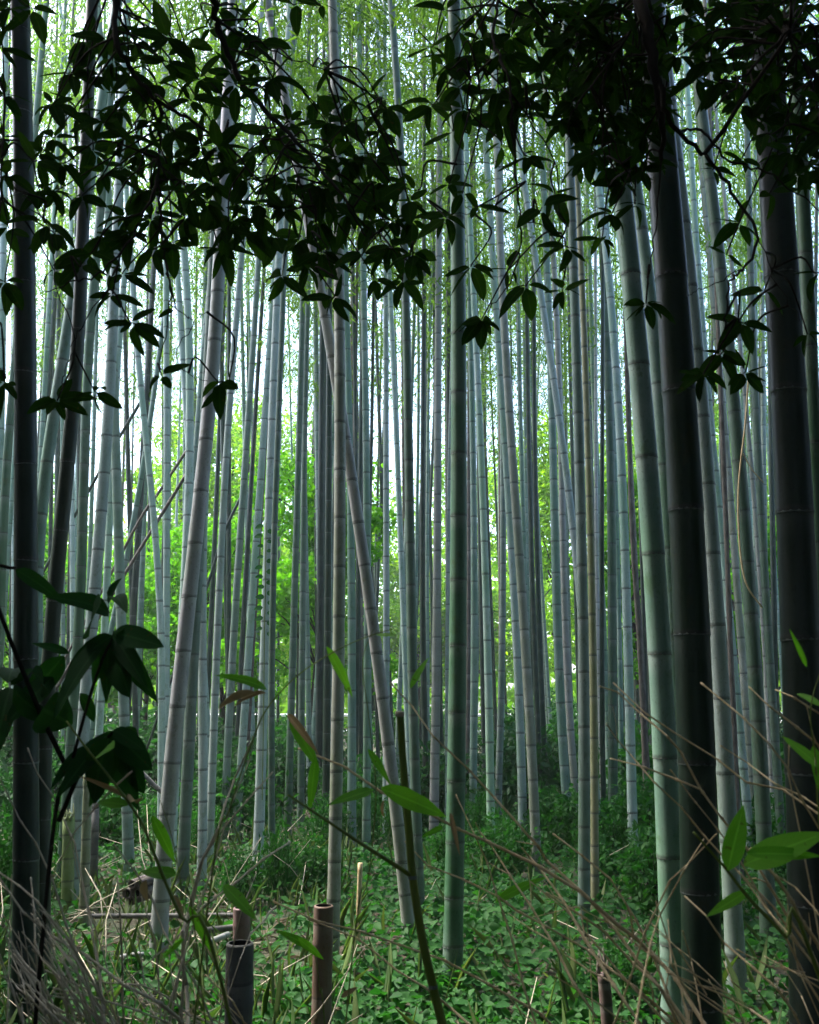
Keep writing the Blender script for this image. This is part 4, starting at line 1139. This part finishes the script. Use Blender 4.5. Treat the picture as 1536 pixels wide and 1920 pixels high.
# pale dead hanging twig at the right
pole('hanging_twig', [(1404,700),(1398,790),(1386,900),(1385,980),(1390,1050),(1402,1100),(1430,1140)], 4, 6.0, M_stalk, 'pale bare hanging twig curving down before the dull green right culm', 'twig')
pole('hanging_twig', [(1393,850),(1410,880),(1432,905)], 2.5, 6.0, M_stalk, 'short bare side twig high on the dull green right culm', 'twig')

# ------------------------------------------------------------------ dry stalks criss-crossing in front
ST = [
 ('r', [(1124,1287),(1157,1297),(1200,1337),(1251,1380),(1277,1410),(1314,1480),(1350,1530),(1400,1590)], 5, 2.0),
 ('r', [(1150,1280),(1210,1337),(1270,1377),(1344,1423),(1400,1467),(1467,1480),(1536,1527)], 4.5, 2.1),
 ('r', [(1136,1357),(1181,1413),(1227,1467),(1277,1513),(1317,1563),(1357,1607),(1450,1700)], 4, 2.0),
 ('r', [(1144,1422),(1204,1437),(1264,1460),(1314,1480)], 4, 1.95),
 ('r', [(1257,1443),(1301,1500),(1344,1553),(1380,1600)], 4, 1.9),
 ('r', [(1351,1398),(1401,1430),(1454,1470),(1504,1493),(1540,1517)], 4, 1.9),
 ('r', [(1404,1287),(1441,1323),(1490,1360),(1545,1405)], 4, 1.8),
 ('r', [(1454,1293),(1487,1307),(1540,1340)], 4, 1.8),
 ('r', [(1314,1280),(1391,1343),(1441,1393),(1477,1440),(1500,1493),(1540,1560)], 5, 1.8),
 ('b', [(1024,1673),(1090,1717),(1134,1747),(1184,1803),(1237,1850),(1260,1895)], 6, 2.2),
 ('b', [(1037,1563),(1090,1603),(1144,1647),(1190,1720),(1217,1773)], 5, 2.3),
 ('b', [(1284,1680),(1324,1717),(1357,1767),(1407,1810),(1457,1853),(1490,1900)], 5, 1.8),
 ('b', [(1250,1823),(1350,1863),(1407,1893),(1440,1915)], 5, 1.8),
 ('n', [(1407,1590),(1454,1643),(1484,1687),(1504,1727),(1536,1773)], 9, 1.7, 'thickest tan stalk at the right before the last big dark culm'),
 ('r', [(1320,1573),(1284,1630),(1237,1717),(1220,1767)], 4, 1.9),
 ('r', [(1344,1563),(1290,1620),(1257,1650),(1210,1747)], 4, 1.9),
 ('b', [(1384,1633),(1440,1707),(1480,1753),(1536,1820)], 5, 1.75),
 ('b', [(1424,1620),(1490,1663),(1527,1703)], 4, 1.75),
 ('n', [(732,1280),(772,1323),(812,1380),(879,1443),(925,1493),(979,1553),(1024,1613),(1100,1680)], 5, 2.3, 'long dry stalk sloping down rightward from beside the cut top of the olive shoot'),
 ('n', [(559,1403),(645,1437),(712,1483),(799,1523),(912,1577),(1009,1623),(1090,1673),(1157,1733),(1217,1783),(1264,1830),(1317,1915)], 7, 2.2, 'longest tan stalk, sloping from before the tall mottled culm to the lower right'),
 ('n', [(759,1577),(802,1623),(865,1647),(932,1680),(969,1707),(1024,1737),(1100,1780),(1190,1850),(1260,1910)], 5, 2.3, 'long dry stalk starting at the joint of the olive shoot'),
 ('b', [(855,1490),(889,1563),(912,1613),(932,1677),(960,1760)], 4, 2.3),
 ('n', [(512,1690),(595,1727),(679,1747),(745,1770),(832,1800),(912,1843),(1012,1900)], 5, 2.3, 'long dry stalk crossing in front of the reddish brown stump'),
 ('b', [(579,1723),(672,1760),(745,1820),(799,1853),(845,1890),(879,1920)], 4.5, 2.3),
 ('b', [(892,1543),(900,1560),(918,1580)], 4, 2.2), ('b', [(979,1590),(992,1606),(1009,1623)], 5, 2.2), ('b', [(995,1653),(1024,1677),(1060,1705)], 4, 2.2),
 ('b', [(1280,1745),(1296,1800),(1310,1870)], 4, 2.0), ('b', [(1100,1720),(1106,1790),(1110,1870)], 3, 2.4), ('b', [(1000,1720),(1080,1700),(1150,1735)], 3, 2.3),
 ('b', [(1040,1830),(1120,1880),(1180,1925)], 4, 2.2), ('b', [(1230,1690),(1265,1800),(1290,1915)], 4, 2.0), ('r', [(1480,1395),(1478,1450),(1500,1560)], 4, 1.8), ('r', [(1512,1320),(1525,1380),(1545,1420)], 3, 1.8),
 ('l', [(0,1460),(37,1537),(67,1580),(97,1645)], 4.5, 2.0), ('l', [(97,1645),(115,1610),(140,1560)], 3, 2.0),
 ('l', [(52,1402),(70,1450),(100,1493),(130,1560),(140,1580),(160,1680),(173,1747)], 4.5, 2.1),
 ('l', [(-5,1640),(43,1710),(100,1757),(160,1790),(233,1847),(300,1880),(333,1907)], 6, 1.9),
 ('l', [(-5,1633),(67,1687),(127,1760),(180,1850),(210,1915)], 5, 1.9),
 ('l', [(213,1583),(253,1633),(283,1680),(307,1747),(333,1790),(370,1850)], 4.5, 2.2),
 ('n', [(477,1380),(440,1460),(410,1553),(377,1617),(353,1710),(343,1747),(340,1900)], 6, 2.2, 'grey forked stalk rising before the pale culm next to the violet grey one'),
 ('n', [(512,1447),(467,1497),(410,1563),(380,1613),(360,1700)], 4.5, 2.2, 'grey stalk that joins the forked one from the right'),
 ('l', [(100,1853),(167,1867),(253,1893),(317,1918)], 4.5, 2.0), ('l', [(143,1833),(200,1843),(267,1847),(310,1867)], 4, 2.1),
 ('n', [(347,1717),(343,1780),(350,1847),(353,1925)], 9, 2.4, 'shaggy upright dead stem left of the dark grey stump'),
 ('l', [(220,1643),(224,1700),(227,1750)], 4.5, 2.6), ('l', [(22,1640),(18,1760),(15,1880)], 4, 2.1), ('l', [(58,1645),(66,1760),(70,1900)], 5, 2.1),
 ('l', [(130,1560),(165,1700),(195,1790)], 3, 2.3), ('l', [(265,1680),(290,1760),(300,1880)], 4, 2.3), ('l', [(477,1380),(470,1420),(430,1520)], 3, 2.2),
 ('l', [(420,1890),(450,1800),(470,1750)], 3, 2.4), ('l', [(480,1640),(455,1700),(440,1760)], 3, 2.5),
 ('l', [(200,1860),(250,1830),(330,1760),(380,1700)], 3.5, 2.3), ('l', [(60,1780),(120,1830),(200,1930)], 4.5, 1.9),
]
SL = {'r': ('thin dry tan stalk in the criss-cross before the big dark right culms', 'dry stalks before the right culms'),
      'b': ('thin dry stalk sloping over the ground cover below the centre and right', 'dry stalks over the lower right ground cover'),
      'l': ('thin dry grey stalk in the tangle at the lower left', 'dry stalks in the lower left tangle')}
def stalk(pts, w, d, label, group, mat, extend=True):
    xm_ = pts[len(pts) // 2][0]; ym_ = pts[0][1]
    if label == SL['l'][0]:
        where = 'before the foot of the thick dark left culm' if xm_ < 110 else ('left of the violet grey culm' if xm_ < 300 else 'beside the dark grey stump')
        label = '%s dry grey stalk %s' % ('thicker' if w > 4.2 else ('thin' if w > 3 else 'hair-thin'), where); group = label.replace('stalk', 'stalks')
    elif label in (SL['r'][0], SL['b'][0]):
        where = ('before the boldly ringed culm' if xm_ < 1275 else ('before the first big dark right culm' if xm_ < 1370 else 'before the last big dark right culm')) if xm_ > 1170 else 'left of the yellow culm'
        label = 'thin dry tan stalk %s %s' % ('starting high' if ym_ < 1500 else ('starting midway' if ym_ < 1700 else 'low down'), where); group = label.replace('stalk', 'stalks')
    pp = [P(x, y, d + .06 * math.sin(i * 1.3 + x)) for i, (x, y) in enumerate(pts)]
    if extend and pts[-1][1] > 1500:
        e = pp[-1] + (pp[-1] - pp[-2]).normalized() * .35
        e.z = max(0.0, e.z - .1); pp.append(e)
    path, rr = [], []
    tot = sum((pp[i + 1] - pp[i]).length for i in range(len(pp) - 1)); run = 0
    mb = MB(); rb = w * d / F / 2
    for i in range(len(pp) - 1):
        a_, b_ = pp[i], pp[i + 1]; L = (b_ - a_).length
        m = max(1, round(L / .09))
        for k in range(m):
            t = k / m; q = a_.lerp(b_, t)
            if k: q = q + Vector((random.gauss(0, .0022), random.gauss(0, .004), random.gauss(0, .0022)))
            f = (run + L * t) / tot
            r_ = rb * (.55 + .72 * f)
            path += [q, q + (b_ - a_).normalized() * .006, q + (b_ - a_).normalized() * .012]; rr += [r_, r_ * 1.5, r_]
            if w > 3 and k and random.random() < .32:
                D = (b_ - a_).normalized(); S = Vector((-D.z, random.gauss(0, .3), D.x)) * random.choice((-1, 1))
                tl = random.uniform(.03, .13)
                e1 = q + (S * .6 - D * .8) * tl * .5; e2 = e1 + (S * .45 - D * .9) * tl * .5 + Vector((0, 0, random.gauss(0, .01)))
                mb.tube([q, e1, e2], [r_ * .6, r_ * .5, r_ * .3], 5)
        run += L
    path.append(pp[-1]); rr.append(rb * .9)
    mb.tube(path, rr, 6)
    o = link('dry_stalk', mb.mesh('dry_stalk', mat, path[-1])); o.location = path[-1]
    tag(o, label, 'stalk', group)
for s in ST:
    k, pts, w, d = s[:4]
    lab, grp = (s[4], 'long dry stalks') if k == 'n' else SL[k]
    stalk(pts, w, d, lab, grp, M_stalkg if k == 'l' or 'grey' in lab else M_stalk)
for k in range(54):
    x0 = random.uniform(-10, 110); y0 = random.uniform(1690, 1880)
    x1 = x0 + random.uniform(10, 130) + (1 - (y0 - 1690) / 200) * 40; y1 = random.uniform(1900, 1960)
    xm = (x0 + x1) / 2 + random.gauss(0, 12); ym = (y0 + y1) / 2 - random.uniform(-5, 20)
    stalk([(x0, y0), (xm, ym), (x1, y1)], random.uniform(2.2, 4.2), random.uniform(1.7, 2.4), *SL['l'], M_stalkg, False)
for k in range(22):
    x0 = random.uniform(90, 420); y0 = random.uniform(1720, 1880)
    stalk([(x0, y0), (x0 + random.gauss(15, 25), (y0 + 1930) / 2), (x0 + random.gauss(40, 50), 1935)], random.uniform(2, 3.4), random.uniform(2.2, 3.2), *SL['l'], random.choice((M_stalkg, M_stalk)), False)
for k in range(13):
    x0 = random.uniform(1180, 1530); y0 = random.uniform(1650, 1880)
    x1 = x0 + random.uniform(30, 190); y1 = y0 + random.uniform(40, 190)
    stalk([(x0, y0), ((x0 + x1) / 2 + random.gauss(0, 10), (y0 + y1) / 2 + random.gauss(0, 12)), (x1, y1)], random.uniform(2, 3.8), random.uniform(1.6, 2.2), *SL['b'], M_stalk, False)
